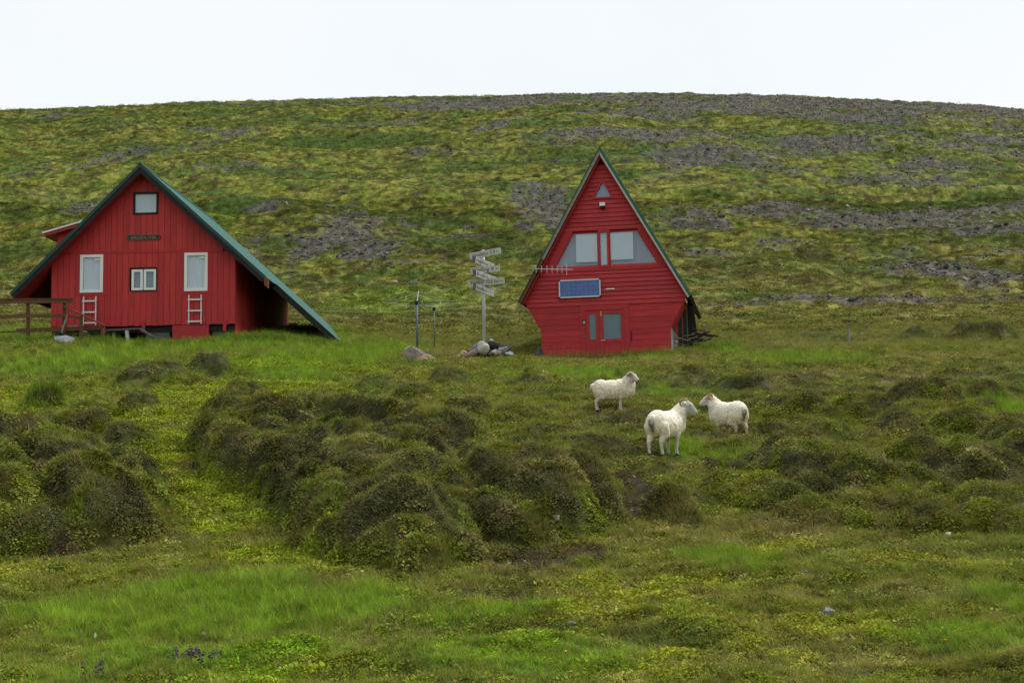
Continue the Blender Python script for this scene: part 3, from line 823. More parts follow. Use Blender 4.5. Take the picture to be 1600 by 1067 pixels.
    x, y = fan_points(300000, 60, 300, 0.5)
    W = vegetation(x, y); kp = RNG.uniform(0, 1, len(x)) < W['gravel'] * 0.8 + 0.006
    x, y = x[kp], y[kp]; n = len(x)
    g = 0.45 + RNG.gamma(1.5, 0.55, (n, 1))
    scatter('scree', np.stack([x, y, ground(x, y)], 1), np.clip(K_GRAV * g + RNG.normal(0, .008, (n, 3)), .02, .5), RNG.gamma(1.5, 0.10, n) + 0.09, ep, RNG.integers(0, 3, n), 'purple grey scree stones in bare patches of the hillside', 'scree')

    # pebbles in the dirt and thin places nearby
    x, y = fan_points(9000, 9, 32); W = vegetation(x, y)
    kp = RNG.uniform(0, 1, len(x)) < W['dirt'] * 0.5 + 0.02; x, y = x[kp], y[kp]; n = len(x)
    scatter('pebbles', np.stack([x, y, ground(x, y) + 0.005], 1), np.clip(C(.20, .17, .15) * RNG.uniform(.5, 1.5, (n, 1)), .02, .5), RNG.gamma(2.0, 0.022, n) + 0.02, ep, RNG.integers(0, 3, n), 'small pebbles in the bare soil of the bank', 'pebbles')

    # flowers
    fl = [flower('bloom_0', 0.10, 0.020, rg), flower('bloom_1', 0.14, 0.024, rg)]
    x, y = fan_points(2600, 9, 50); W = vegetation(x, y)
    kp = RNG.uniform(0, 1, len(x)) < 0.05 + 0.9 * W['herb'] * (y > 20) + 0.30 * W['lush'] * (y > 30); x, y = x[kp], y[kp]; n = len(x)
    scatter('yellow_flowers', np.stack([x, y, ground(x, y) + 0.06], 1), C(.62, .47, .02) * RNG.uniform(.8, 1.1, (n, 1)), RNG.uniform(0.6, 1.0, n) * (0.8 + y / 60), fl, RNG.integers(0, 2, n), 'tiny yellow flowers dotted through the grass', 'flowers')
    x, y = fan_points(3000, 10, 45); W = vegetation(x, y)
    kp = RNG.uniform(0, 1, len(x)) < 0.10 + 0.25 * W['heath']; x, y = x[kp], y[kp]
    # a denser clump of white heads on the face of the big hummock
    q = P(568, 815, 18.6); x = np.concatenate([x, RNG.normal(q.x, .13, 26)]); y = np.concatenate([y, RNG.normal(18.75, .25, 26)]); n = len(x)
    w2 = [flower('cotton_0', 0.12, 0.011, rg, 6), flower('cotton_1', 0.09, 0.009, rg, 6)]
    scatter('white_flowers', np.stack([x, y, ground(x, y) + 0.05], 1), C(.62, .62, .58) * RNG.uniform(.7, 1.1, (n, 1)), RNG.uniform(0.6, 1.1, n), w2, RNG.integers(0, 2, n), 'tiny white flower heads scattered over the hummocks', 'flowers')
    return lp, wp, rg
LONGP, WISPP, RG2 = grow_all()

# ------------------------------------------------------------------ left house
def roofline(x, ridge, k): return ridge - k * abs(x)

def wall_piece(mb, x0, x1, zb, top, holes, y0, y1, xbreak=()):
    """upright panel x0..x1 from zb to top(x), minus rectangular holes"""
    xs = sorted({x0, x1, *[v for v in xbreak if x0 < v < x1], *[e for h in holes for e in h[:2] if x0 < e < x1]})
    for a, b in zip(xs[:-1], xs[1:]):
        mid = (a + b) / 2
        segs = [(zb, None)]
        for (hx0, hx1, hz0, hz1) in sorted(holes, key=lambda h: h[2]):
            if hx0 < mid < hx1:
                s0 = segs.pop()
                if hz0 > s0[0] + 1e-4: segs.append((s0[0], hz0))
                segs.append((hz1, None))
        for z0, z1 in segs:
            ta, tb = (top(a), top(b)) if z1 is None else (min(z1, top(a)), min(z1, top(b)))
            if ta <= z0 + 0.01 and tb <= z0 + 0.01: continue
            ta, tb = max(ta, z0 + .002), max(tb, z0 + .002)
            mb.hexa([(a, y0, z0), (b, y0, z0), (b, y1, z0), (a, y1, z0), (a, y0, ta), (b, y0, tb), (b, y1, tb), (a, y1, ta)])
    return mb

def each(mb, name, mat, parent):
    """every six-sided block of mb becomes an object of its own"""
    for k in range(0, len(mb.v), 8):
        MB().hexa(mb.v[k:k + 8]).build(name, mat, parent)

def rect_frame(mb, x0, x1, z0, z1, w, y0, y1):
    """one mitred ring"""
    return ring(mb, [(x0, z0), (x1, z0), (x1, z1), (x0, z1)], [(x0 + w, z0 + w), (x1 - w, z0 + w), (x1 - w, z1 - w), (x0 + w, z1 - w)], y0, y1)

def ring(mb, out, inn, y0, y1):
    n = len(out)
    vs = [(p[0], y0, p[1]) for p in out] + [(p[0], y0, p[1]) for p in inn] + [(p[0], y1, p[1]) for p in out] + [(p[0], y1, p[1]) for p in inn]
    fs = []
    for i in range(n):
        j = (i + 1) % n
        fs += [(i, j, n + j, n + i), (2 * n + i, 3 * n + i, 3 * n + j, 2 * n + j), (i, 2 * n + i, 2 * n + j, j), (n + i, n + j, 3 * n + j, 3 * n + i)]
    return mb.add(vs, fs)

def curtain_mesh(x0, x1, z0, z1, y, folds=7, amp=0.025):
    vs, fs = [], []
    n = folds * 6
    for i in range(n + 1):
        t = i / n; xx = x0 + (x1 - x0) * t
        for zz in (z0, z1):
            vs.append((xx, y + amp * math.sin(t * folds * 6.283 + 0.6 * math.sin(t * 9)), zz))
    for i in range(n): fs.append((2 * i, 2 * i + 2, 2 * i + 3, 2 * i + 1))
    return vs, fs

def left_house():
    root = empty('gabled_house', LH, LH_RZ, 'larger red gabled house with green roof and white framed windows', 'house')
    RZ_, KR, KL = 6.42, 0.925, 1.0
    top = lambda x: RZ_ - 0.20 - (KR if x > 0 else KL) * abs(x)
    XL, XR, DEP = -3.70, 3.72, 11.2
    wins = [(-2.53, -1.62, 1.36, 2.88), (1.68, 2.60, 1.34, 2.88), (-0.53, 0.56, 1.38, 2.32), (-0.42, 0.58, 4.50, 5.40)]
    wall = wall_piece(MB(), XL, XR, 0.0, top, wins, 0.0, 0.10, (0,)).build('front_wall', REDB, root)
    BELT = 2.98
    n = 31; w = (XR - XL) / n
    for i in range(n):
        a, b = XL + i * w + 0.006, XL + (i + 1) * w - 0.006
        each(wall_piece(MB(), a, b, -0.02 + RG2.uniform(-.015, .015), lambda x: min(BELT - 0.04, top(x)), wins, -0.024 - RG2.uniform(0, .006), -0.001), 'board', RED, wall)
    for i in range(n):
        a, b = XL + i * w + 0.006, XL + (i + 1) * w - 0.006
        if top((a + b) / 2) < BELT + 0.1: continue
        each(wall_piece(MB(), a, b, BELT + 0.04, top, wins, -0.024 - RG2.uniform(0, .006), -0.001), 'board', RED, wall)
    MB().box(-3.2, 3.22, -0.045, -0.001, BELT - 0.055, BELT + 0.055).build('belt_board', REDT, wall)
    for (a, b) in ((-2.72, -2.54), (-1.61, -1.43), (1.49, 1.67), (2.61, 2.79)):
        MB().box(a, b, -0.040, -0.0245, 1.25, 2.92).build('window_trim', REDT, wall)
    MB().box(-2.72, -1.43, -0.042, -0.0245, 1.22, 1.27).build('window_trim', REDT, wall)
    MB().box(1.49, 2.79, -0.042, -0.0245, 1.20, 1.25).build('window_trim', REDT, wall)
    # side and back walls
    sw = MB().box(XR - 0.10, XR, 0.10, DEP, -0.35, 2.68).build('side_wall', REDB, root)
    nb = 40
    for i in range(nb):
        a = 0.02 + i * (DEP - 0.02) / nb
        MB().box(XR, XR + 0.022, a + .006, a + (DEP - 0.02) / nb - .006, -0.42 - 0.02 * (i % 3), 2.66).build('board', RED, sw)
    MB().box(XL, XL + 0.1, 0.10, DEP, -0.35, 2.50).build('side_wall', REDB, root)
    wall_piece(MB(), XL, XR, -0.35, top, [], DEP, DEP + 0.1, (0,)).build('back_wall', REDB, root)
    MB().box(6.05, 6.22, DEP - .25, DEP - .08, -1.2, RZ_ - KR * 6.2 - .2).build('corner_post', REDT, root)
    # floor beam ends and foundation
    fnd = MB().box(0.1, 1.05, 0.15, 0.5, -0.85, -0.10).build('foundation_block', CONC, root)
    MB().box(2.75, 3.35, 0.20, 0.5, -0.85, -0.10).build('foundation_block', CONC, root)
    MB().box(-2.9, -2.2, 0.2, 0.5, -0.85, -0.1).build('foundation_block', CONC, root)
    MB().box(1.2, 2.66, -0.03, 0.3, -0.75, -0.035).build('cellar_hatch', REDT, root)
    for bx in (-1.62, -0.02, 3.24):
        MB().box(bx, bx + 0.13, -0.07, -0.031, -0.30, 0.14).build('beam_end', REDT, root)
    MB().box(XL + 0.05, XR - 0.12, 0.12, DEP - .1, -0.28, -0.05).build('floor_frame', BLACKW, root)
    # roof: two slopes of ribbed sheet
    def slope(sgn, x_end, y0, y1, xs=0.0, name='roof_slope'):
        K = KR if sgn > 0 else KL
        L = math.hypot(x_end - xs, K * (x_end - xs)); nx = Vector((K, 0, 1)).normalized()
        ux = Vector((1, 0, -K)).normalized()
        o = Vector((xs, 0, RZ_ - K * xs))
        mb = MB(); ny = int((y1 - y0) / 0.10); prof = [0, .0, .028, .028]
        vs, fs = [], []
        for j in range(ny + 1):
            y = y0 + (y1 - y0) * j / ny
            h = prof[j % 4]
            for p in (o + nx * h, o + ux * L + nx * h): vs.append((p.x * sgn, y, p.z))
        for j in range(ny): fs.append((2 * j, 2 * j + 1, 2 * j + 3, 2 * j + 2) if sgn > 0 else (2 * j + 2, 2 * j + 3, 2 * j + 1, 2 * j))
        mb.add(vs, fs)
        sl = mb.build(name, TEAL, root)
        # deck below the sheet
        d0, d1 = -0.015, -0.14
        q = [o + nx * d0, o + ux * (L - .03) + nx * d0, o + ux * (L - .03) + nx * d1, o + nx * d1]
        MB().prism([(p.x * sgn, p.z) for p in (q if sgn < 0 else q[::-1])], y0 + .03, y1 - .02).build('roof_deck', BLACKW if sgn > 0 else REDB, sl)
        return sl, o, ux, nx, L
    OV = -0.55
    s1 = slope(1, 5.05, OV, DEP + .1)
    s1b = slope(1, 7.90, 1.5, DEP + .1, 5.05)
    s2 = slope(-1, 5.15, OV, DEP + .1)
    for sgn, x_end, sl in ((1, 5.05, s1[0]), (-1, 5.15, s2[0])):
        for d0, d1, yy0, mt, nm in ((0.05, -0.07, OV - 0.02, TEALD, 'verge_flashing'), (-0.07, -0.24, OV + 0.0, BLACKW, 'barge_board')):
            K = KR if sgn > 0 else KL
            o = Vector((0, 0, RZ_)); ux = Vector((1, 0, -K)).normalized(); nx = Vector((K, 0, 1)).normalized(); L = x_end * math.sqrt(1 + K * K)
            q = [o + Vector((0, 0, d0 * 1.414)), o + ux * L + nx * d0, o + ux * L + nx * d1, o + Vector((0, 0, d1 * 1.414))]
            MB().prism([(p.x * sgn, p.z) for p in (q if sgn < 0 else q[::-1])], yy0, yy0 + 0.035).build(nm, mt, sl)
    # red soffit boards under the front overhang
    for sgn, x_end in ((1, 4.9), (-1, 5.05)):
        kk = (KR if sgn > 0 else KL) * x_end
        q = [(0.0, RZ_ - .215), (x_end, RZ_ - .215 - kk), (x_end, RZ_ - .25 - kk), (0.0, RZ_ - .25)]
        MB().prism([(p * sgn, z) for p, z in (q if sgn < 0 else q[::-1])], OV + 0.04, 0.6).build('soffit', REDT, root)
    MB().prism([(5.0, RZ_ - 4.63 - .34), (5.16, RZ_ - 4.77 - .34), (5.16, RZ_ - 4.77 - .02), (5.0, RZ_ - 4.63 - .02)], OV - .03, OV + .12).build('rotten_rafter_end', RUST, root)
    o = Vector((5.05, 0, RZ_ - KR * 5.05)); ux = Vector((1, 0, -KR)).normalized(); L = 2.80 * math.sqrt(1 + KR * KR); nx = Vector((KR, 0, 1)).normalized()
    q = [o + nx * .04, o + ux * L + nx * .04, o + ux * L - nx * .20, o - nx * .20]
    MB().prism([(p.x, p.z) for p in q[::-1]], 1.45, 1.49).build('barge_board', BLACKW, s1b[0])
    MB().bar((7.05, 1.8, -0.95), (7.35, 1.8, -0.55), 0.08, 0.08, (0, 1, 0)).build('eave_prop', BLACKW, root)
    MB().tube([(0, OV - .02, RZ_ + .02), (0, DEP + .1, RZ_ + .02)], 0.07, 8).build('ridge_cap', TEAL, root)
    # windows
    def window(x0, x1, z0, z1, frame_mat, fw, nm='window', sash=False, curtain=True, tagp=None):
        f = rect_frame(MB(), x0 - .01, x1 + .01, z0 - .01, z1 + .01, fw, -0.06, 0.06).build(nm, frame_mat, root)
        if sash:
            m = (x0 + x1) / 2
            for a, b in ((x0 + .07, m - .02), (m + .02, x1 - .03)):
                rect_frame(MB(), a, b, z0 + .03, z1 - .07, 0.095, -0.045, 0.03).build('sash', WHITE, f)
                MB().box(a + .09, b - .09, 0.0, 0.006, z0 + .12, z1 - .16).build('pane', GLASS, f)
        else:
            MB().box(x0 + fw - .02, x1 - fw + .02, -0.005, 0.002, z0 + fw - .02, z1 - fw + .02).build('pane', GLASS, f)
        MB().box(x0 - .1, x1 + .1, 0.32, 0.36, z0 - .1, z1 + .1).build('room_back', ROOM, f)
        if curtain:
            mb = MB(); vs, fs = curtain_mesh(x0 + .02, x1 - .02, z0, z1, 0.045, 5, .018); mb.add(vs, fs); mb.build('curtain', CURT, f, True)
        return f
    for i in (0, 1):
        x0, x1, z0, z1 = wins[i]
        f = window(x0, x1, z0, z1, WHITE, 0.115)
        MB().box(x1 - .34, x1 - .13, -0.02, -0.008, z1 - .22, z1 - .15).build('vent', WHITE, f)
    f = window(*wins[2], BLACKW, 0.035, sash=True, curtain=False)
    MB().box(wins[2][0] + .1, wins[2][1] - .1, 0.09, 0.10, wins[2][2], wins[2][3]).build('blind', DOORB, f)
    f = window(*wins[3], BLACKW, 0.075, curtain=False)
    MB().box(wins[3][0] + .05, wins[3][1] - .05, 0.03, 0.035, wins[3][2] + .05, wins[3][3] - .04).build('blind', BLIND, f)
    # escape ladders hung below the two tall windows
    for (cx, zt, zb) in ((-2.12, 1.19, 0.02), (2.12, 1.18, 0.0)):
        ld = MB().box(cx - .27, cx - .225, -0.10, -0.06, zb, zt).build('ladder', GREYW, root)
        ld.data.materials.clear(); ld.data.materials.append(SILV)
        tag(ld, 'short pale ladder fixed below the tall window')
        MB().box(cx + .225, cx + .27, -0.10, -0.06, zb, zt).build('rail', SILV, ld)
        for zz in (0.10, 0.53, 0.98):
            MB().box(cx - .29, cx + .29, -0.125, -0.10, zb + zz - .03, zb + zz + .03).build('rung', SILV, ld)
    # name board
    nb_ = MB().prism([(-.62, 3.45), (.66, 3.45), (.72, 3.55), (.66, 3.66), (-.62, 3.66), (-.68, 3.55)], -0.065, -0.031).build('name_board', PLAQ, root)
    tag(nb_, 'dark carved name board with pointed ends')
    for z in (3.455, 3.645): MB().box(-.61, .65, -0.072, -0.066, z - .008, z + .012).build('gilt_edge', GOLD, nb_)
    MB().prism([(.64, 3.49), (.70, 3.55), (.64, 3.61)], -0.072, -0.066).build('gilt_point', GOLD, nb_)
    MB().prism([(-.60, 3.49), (-.60, 3.61), (-.66, 3.55)], -0.072, -0.066).build('gilt_point', GOLD, nb_)
    text('BREIÐUVÍK', 0.17, GREYW, nb_, (0.02, -0.069, 3.488), (R(90), 0, 0), 'lettering', 1.05)
    # dormer on the left slope
    y0, y1 = 1.5, 5.5
    dm = MB().prism([(-4.05, RZ_ - 4.05 + .02), (-2.2, RZ_ - 2.2 + .02), (-2.2, 4.55), (-4.05, 4.02)][::1], y0, y1).build('dormer', RED, root)
    MB().prism([(-4.50, 3.90), (-2.05, 4.58), (-2.05, 4.70), (-4.50, 4.02)], y0 - .32, y1 + .3).build('dormer_fascia', REDT, dm)
    MB().prism([(-4.56, 4.015), (-1.95, 4.735), (-1.95, 4.80), (-4.56, 4.085)], y0 - .36, y1 + .3).build('dormer_roof', WHITE, dm)
    for k in range(4):
        a = -4.03 + k * .30
        MB().prism([(a, RZ_ + a + .03), (a + .28, RZ_ + a + .31), (a + .28, 4.02 + (a + .28 + 4.05) * .286), (a, 4.02 + (a + 4.05) * .286)], y0 - .022, y0 - .001).build('board', RED, dm)
    # weathered slab bench standing against the wall belongs to the yard, built below
    return root

def text(s, size, mat, parent, loc, rot, name, width=None, extrude=0.002):
    cu = bpy.data.curves.new(name, 'FONT'); cu.body = s; cu.size = size; cu.extrude = extrude; cu.align_x = 'CENTER'
    tmp = bpy.data.objects.new(name + '_tmp', cu); col.objects.link(tmp)
    bpy.context.view_layer.update()
    dg = bpy.context.evaluated_depsgraph_get()
    me = bpy.data.meshes.new_from_object(tmp.evaluated_get(dg))
    bpy.data.objects.remove(tmp); bpy.data.curves.remove(cu)
    if width:
        xs = [v.co.x for v in me.vertices]; k = width / max(max(xs) - min(xs), 1e-6)
        for v in me.vertices: v.co.x *= k
    o = link(name, me, mat, parent); o.location = loc; o.rotation_euler = rot
    return o
left_house()

# ------------------------------------------------------------------ right house
def right_house():
    root = empty('a_frame_cabin', RH, RH_RZ, 'tall narrow red A-frame cabin with solar panel and trapezoid windows', 'cabin')
    AP, EZ, EX, BX, WZ = 8.08, 2.28, 3.27, 2.60, 1.08
    def hw(z):
        if z >= EZ: return EX * (AP - z) / (AP - EZ)
        if z >= WZ: return BX + (EX - BX) * (z - WZ) / (EZ - WZ)
        return BX
    DEP = 7.5
    # wall core with openings, made from horizontal strips
    ZB, ZT = 3.60, 5.02
    def win_x(z, side):
        t = (z - ZB) / (ZT - ZB)
        return (-2.02 + t * 0.80, -0.21) if side < 0 else (0.25, 2.20 - t * 0.82)
    TRI = (6.40, 7.06, 0.37)
    def holes(z):
        h = []
        if ZB < z < ZT: h += [win_x(z, -1), (-0.12, 0.15), win_x(z, 1)]
        if TRI[0] < z < TRI[1]:
            k = TRI[2] * (TRI[1] - z) / (TRI[1] - TRI[0]); h.append((-k + .03, k + .03))
        if -0.5 < z < 1.96: h.append((-0.78, 0.76))
        return h
    def strips(z0, z1, inset, y0, y1):
        """trapezoid pieces of a strip between the outline and the holes"""
        mb = MB(); e = 1e-3
        a0, a1 = holes(z0 + e), holes(z1 - e); zm = (z0 + z1) / 2; am = holes(zm)
        if len(a0) != len(am) : a0 = am
        if len(a1) != len(am) : a1 = am
        l0, l1 = -hw(z0) + inset, -hw(z1) + inset
        for k in range(len(am) + 1):
            r0, r1 = (a0[k][0], a1[k][0]) if k < len(am) else (hw(z0) - inset, hw(z1) - inset)
            if r0 - l0 > .01:
                r1 = max(r1, l1 + .001)
                mb.hexa([(l0, y0[0], z0), (r0, y0[0], z0), (r0, y1, z0), (l0, y1, z0), (l1, y0[1], z1), (r1, y0[1], z1), (r1, y1, z1), (l1, y1, z1)])
            if k < len(am): l0, l1 = a0[k][1], a1[k][1]
        return mb
    core = MB()
    zs = sorted({-0.4, 0, WZ, 1.96, EZ, ZB, ZT, TRI[0], TRI[1], 7.9, *np.arange(0.3, 7.9, 0.3).round(3).tolist()})
    for a, b in zip(zs[:-1], zs[1:]):
        if b - a < 1e-3: continue
        s = strips(a, b, 0.03, (0.0, 0.0), 0.10); core.add(s.v, s.f)
    wall = core.build('front_wall', REDB, root)
    # flush boards below, lapped boards above
    z = -0.35; SP = 2.06
    while z < SP - .02:
        z1 = min(z + 0.235, SP)
        t = RG2.uniform(0, .004)
        each(strips(z + .004, z1 - .004, 0.0, (-0.024 - t, -0.024 - t), -0.001), 'board', RED2, wall)
        z = z1
    z = SP; rows = 0
    while z < 7.72:
        z1 = min(z + 0.178, 7.80)
        each(strips(z + .002, z1 + .012, 0.0, (-0.060, -0.020), -0.001), 'board', RED2, wall)
        z = z1
    # side walls: slanted soffit wall, upright wall, back wall
    for s in (-1, 1):
        q = [(EX - .12, EZ - .05), (BX, WZ), (BX - .08, WZ), (EX - .25, EZ - .02)]
        MB().prism([(x * s, zz) for x, zz in (q[::-1] if s > 0 else q)][::-1], 0.11, DEP).build('slanted_side_wall', REDT, root)
        MB().box(min(s * BX, s * (BX - .08)), max(s * BX, s * (BX - .08)), 0.11, DEP, -0.5, WZ).build('side_wall', GREYW if s > 0 else REDT, root)
    MB().prism([(-BX, -0.4), (BX, -0.4), (BX, WZ), (EX - .1, EZ), (0, AP - .1), (-EX + .1, EZ), (-BX, WZ)], DEP, DEP + .1).build('back_wall', REDT, root)
    # roof
    for s in (-1, 1):
        dx, dz = EX, EZ - AP; L = math.hypot(dx, dz); ux = Vector((dx / L, 0, dz / L)); nx = Vector((-dz / L, 0, dx / L))
        o = Vector((0, 0, AP)); OV = -0.38; EXT = 0.12
        def pr(d0, d1, a, b, l0=0.0, l1=None):
            l1 = L + EXT if l1 is None else l1
            top_ = o + Vector((0, 0, d0 / nx.z)) + ux * l0 if l0 == 0 else o + ux * l0 + nx * d0
            bot_ = o + Vector((0, 0, d1 / nx.z)) if l0 == 0 else o + ux * l0 + nx * d1
            q = [top_, o + ux * l1 + nx * d0, o + ux * l1 + nx * d1, bot_]
            return MB().prism([(p.x * s, p.z) for p in (q if s < 0 else q[::-1])], a, b)
        sl = pr(0.18, 0.155, OV - .03, DEP + .3).build('roof_slope', TEAL, root)
        pr(0.15, 0.02, OV + .04, DEP + .25).build('roof_deck', BLACKW, sl)
        if s > 0:
            pr(0.178, 0.07, OV - .045, OV - .005).build('verge_flashing', TEAL, sl)
            pr(0.068, 0.0, OV - .02, OV + .02).build('barge_board', SIGNW, sl)
        else:
            pr(0.178, 0.15, OV - .045, OV - .005).build('verge_flashing', TEALD, sl)
            pr(0.148, 0.03, OV - .02, OV + .02, 0.0, L * .72).build('barge_board', GREYW, sl)
            pr(0.148, 0.03, OV - .02, OV + .02, L * .725, L + EXT).build('barge_board', BROWNW, sl)
        # rafters' red inner lining under the overhang
        pr(-0.002, -0.04, OV + .06, -0.055).build('soffit', REDT, sl)
    # dark wind board and lean-to behind the right eave
    wb = MB().hexa([(3.32, 2.2, -0.3), (3.66, 2.2, -0.3), (3.66, 2.32, -0.3), (3.32, 2.32, -0.3), (3.16, 2.2, 2.3), (3.40, 2.2, 2.3), (3.40, 2.32, 2.3), (3.16, 2.32, 2.3)]).build('wind_board', BLACKW, root)
    for k in range(3):
        x = 2.75 + .2 * k
        MB().box(x, x + .17, 2.25 + .02 * k, 2.29 + .02 * k, -0.3, 1.9 + .12 * k).build('lean_to_board', TEALD, root)
    # trapezoid windows
    def polyframe(poly, w, y0, y1, name, mat):
        c = Vector((sum(p[0] for p in poly) / len(poly), sum(p[1] for p in poly) / len(poly)))
        n = len(poly); P2 = [Vector(p) for p in poly]; mb = MB()
        inn = []
        for i in range(n):                      # inset by w
            a, b, d = P2[i - 1], P2[i], P2[(i + 1) % n]
            e1, e2 = (b - a).normalized(), (d - b).normalized()
            n1, n2 = Vector((-e1.y, e1.x)), Vector((-e2.y, e2.x))
            k = w / max(1 + n1.dot(n2), .2)
            inn.append(b + (n1 + n2) * k)
        ring(mb, [tuple(p) for p in P2], [tuple(p) for p in inn], y0, y1)
        return mb.build(name, mat, root), inn
    for s in (-1, 1):
        b0, b1 = win_x(ZB, s); t0, t1 = win_x(ZT, s)
        poly = [(b0, ZB), (b1, ZB), (t1, ZT), (t0, ZT)]
        f, inn = polyframe(poly, 0.035, -0.03, 0.05, 'window', REDT)
        MB().prism([tuple(p) for p in inn], 0.0, 0.006).build('pane', GLASS, f)
        # wide red surround boards
        ex = [(b0 - (.30 if s < 0 else .02), ZB - .02), (b0, ZB), (t0, ZT), (t0 - (.26 if s < 0 else 0.02), ZT + .02)]
        if s < 0: MB().prism([(b0 - .34, ZB - .02), (b0, ZB - .02), (t0, ZT + .06), (t0 - .31, ZT + .06)], -0.066, -0.053).build('window_trim', REDT, f)
        else: MB().prism([(b1, ZB - .02), (b1 + .34, ZB - .02), (t1 + .31, ZT + .06), (t1, ZT + .06)], -0.066, -0.053).build('window_trim', REDT, f)
        xa, xb = (-1.12, -0.24) if s < 0 else (0.28, 1.20)
        MB().box(xa, xb, 0.016, 0.022, 3.82 if s < 0 else 3.86, 4.97).build('blind', BLIND, f)
        MB().prism([(p[0], p[1]) for p in poly], 0.13, 0.15).build('net_curtain', NET, f)
    MB().box(-1.95, 2.15, -0.068, -0.053, ZB - .16, ZB - .022).build('window_sill', REDT, root)
    MB().box(-1.25, 1.40, -0.068, -0.053, ZT + .062, ZT + .13).build('window_head', REDT, root)
    f = rect_frame(MB(), -0.205, 0.245, ZB - .05, ZT + .055, 0.085, -0.09, 0.05).build('middle_window', REDT, root)
    MB().box(-0.13, 0.165, -0.01, -0.004, ZB + .03, ZT - .03).build('pane', GLASS, f)
    MB().box(-0.12, 0.155, 0.02, 0.03, ZB, ZT).build('blind', BLIND, f)
    f, inn = polyframe([(-TRI[2] - .06, TRI[0] - .04), (TRI[2] + .12, TRI[0] - .04), (0.03, TRI[1] + .14)], 0.075, -0.075, 0.05, 'gable_window', REDT)
    MB().prism([tuple(p) for p in inn], -0.01, -0.004).build('pane', GLASS, f)
    MB().prism([(-.33, 6.40), (.39, 6.40), (.03, 7.05)], 0.02, 0.03).build('room_back', DOORB, f)
    # lamp, number plate, pale stick
    lm = MB().box(-0.09, 0.13, -0.24, -0.06, 6.04, 6.18).build('flood_lamp', PEG, root)
    MB().box(-0.07, 0.11, -0.22, -0.07, 5.96, 6.038).build('lamp_bracket', BLACKW, lm)
    MB().box(0.06, 0.42, -0.085, -0.053, 2.66, 2.70).build('white_bar', WHITE, root)
    npl = MB().box(-0.90, -0.80, -0.062, -0.03, 1.28, 1.48).build('number_plate', BLACKW, root)
    text('8', 0.17, PEG, npl, (-0.85, -0.064, 1.315), (R(90), 0, 0), 'numeral', 0.075)
    # door and side light in one frame
    dr = rect_frame(MB(), -1.0, 0.98, -0.42, 2.05, 0.20, -0.05, 0.02).build('door_frame', REDT, root)
    sd = rect_frame(MB(), -0.78, -0.24, -0.3, 1.84, 0.14, -0.02, 0.05).build('side_light', RED2, dr)
    MB().box(-0.64, -0.38, -0.005, 0.001, 0.68, 1.70).build('pane', GLASS, sd)
    MB().box(-0.64, -0.38, 0.012, 0.018, 0.68, 1.70).build('blind', DOORB, sd)
    MB().box(-0.64, -0.38, 0.0, 0.04, -0.16, 0.679).build('panel', RED2, sd)
    d = rect_frame(MB(), -0.235, 0.775, -0.3, 1.84, 0.15, -0.03, 0.05).build('door', RED2, dr)
    MB().box(-0.085, 0.625, -0.01, 0.05, -0.15, 0.55).build('panel', RED2, d)
    MB().box(-0.085, 0.625, -0.028, 0.05, 0.551, 0.68).build('lock_rail', RED2, d)
    MB().box(-0.085, 0.625, -0.006, 0.0, 0.681, 1.69).build('pane', GLASS, d)
    MB().box(-0.085, 0.625, 0.012, 0.018, 0.681, 1.69).build('blind', DOORB, d)
    MB().tube([(-0.16, -0.03, .62), (-0.16, -0.085, .62), (0.0, -0.085, .62)], 0.013, 8).build('handle', SILV, d)
    MB().tube([(-0.16, -0.05, .78), (-0.16, -0.03, .78)], 0.022, 10).build('lock', BRASS, d)
    MB().box(-0.19, -0.13, -0.055, -0.031, 1.60, 1.80).build('bolt', BRASS, d)
    MB().box(1.02, 1.05, -0.06, -0.03, .55, .95).build('hinge_strap', BLACKW, root)
    MB().box(-1.2, -0.2, -0.06, 0.3, -0.55, -0.351).build('doorstep', CONC, root)
    # solar panel
    x0, x1, z0, z1 = -1.83, -0.14, 2.38, 3.11
    sp = rect_frame(MB(), x0, x1, z0, z1, 0.045, -0.14, -0.09).build('solar_panel', SILV, root)
    MB().box(x0 + .04, x1 - .04, -0.112, -0.10, z0 + .04, z1 - .04).build('panel_back', PANELB, sp)
    nx_, nz_ = 9, 4; cw = (x1 - x0 - .10) / nx_; ch = (z1 - z0 - .10) / nz_
    for i in range(nx_):
        for j in range(nz_):
            MB().box(x0 + .05 + i * cw + .006, x0 + .05 + (i + 1) * cw - .006, -0.120, -0.1125, z0 + .05 + j * ch + .006, z0 + .05 + (j + 1) * ch - .006).build('cell', SOLAR, sp)
    for cx in (x0 - .015, x1 - .05):
        for cz in (z0 - .015, z1 - .05): MB().box(cx, cx + .065, -0.15, -0.085, cz, cz + .065).build('corner_cap', BLACKW, sp)
    # yagi aerial at the left verge
    an = MB().tube([(-2.72, -0.52, 3.56), (-1.18, -0.52, 3.46)], 0.016, 8).build('aerial', SILV, root)
    for k, xx in enumerate((-2.68, -2.46, -2.24, -2.03, -1.82, -1.63, -1.44)):
        h = 0.15 + (0.08 if k == 6 else 0)
        zc = 3.56 - (xx + 2.72) * .065
        MB().tube([(xx, -0.52, zc - h), (xx, -0.52, zc + h)], 0.010, 6).build('element', SILV, an)
    MB().tube([(-2.66, -0.52, 3.54), (-2.6, -0.36, 3.45)], 0.016, 6).build('mount', DGALV, an)
    return root
right_house()

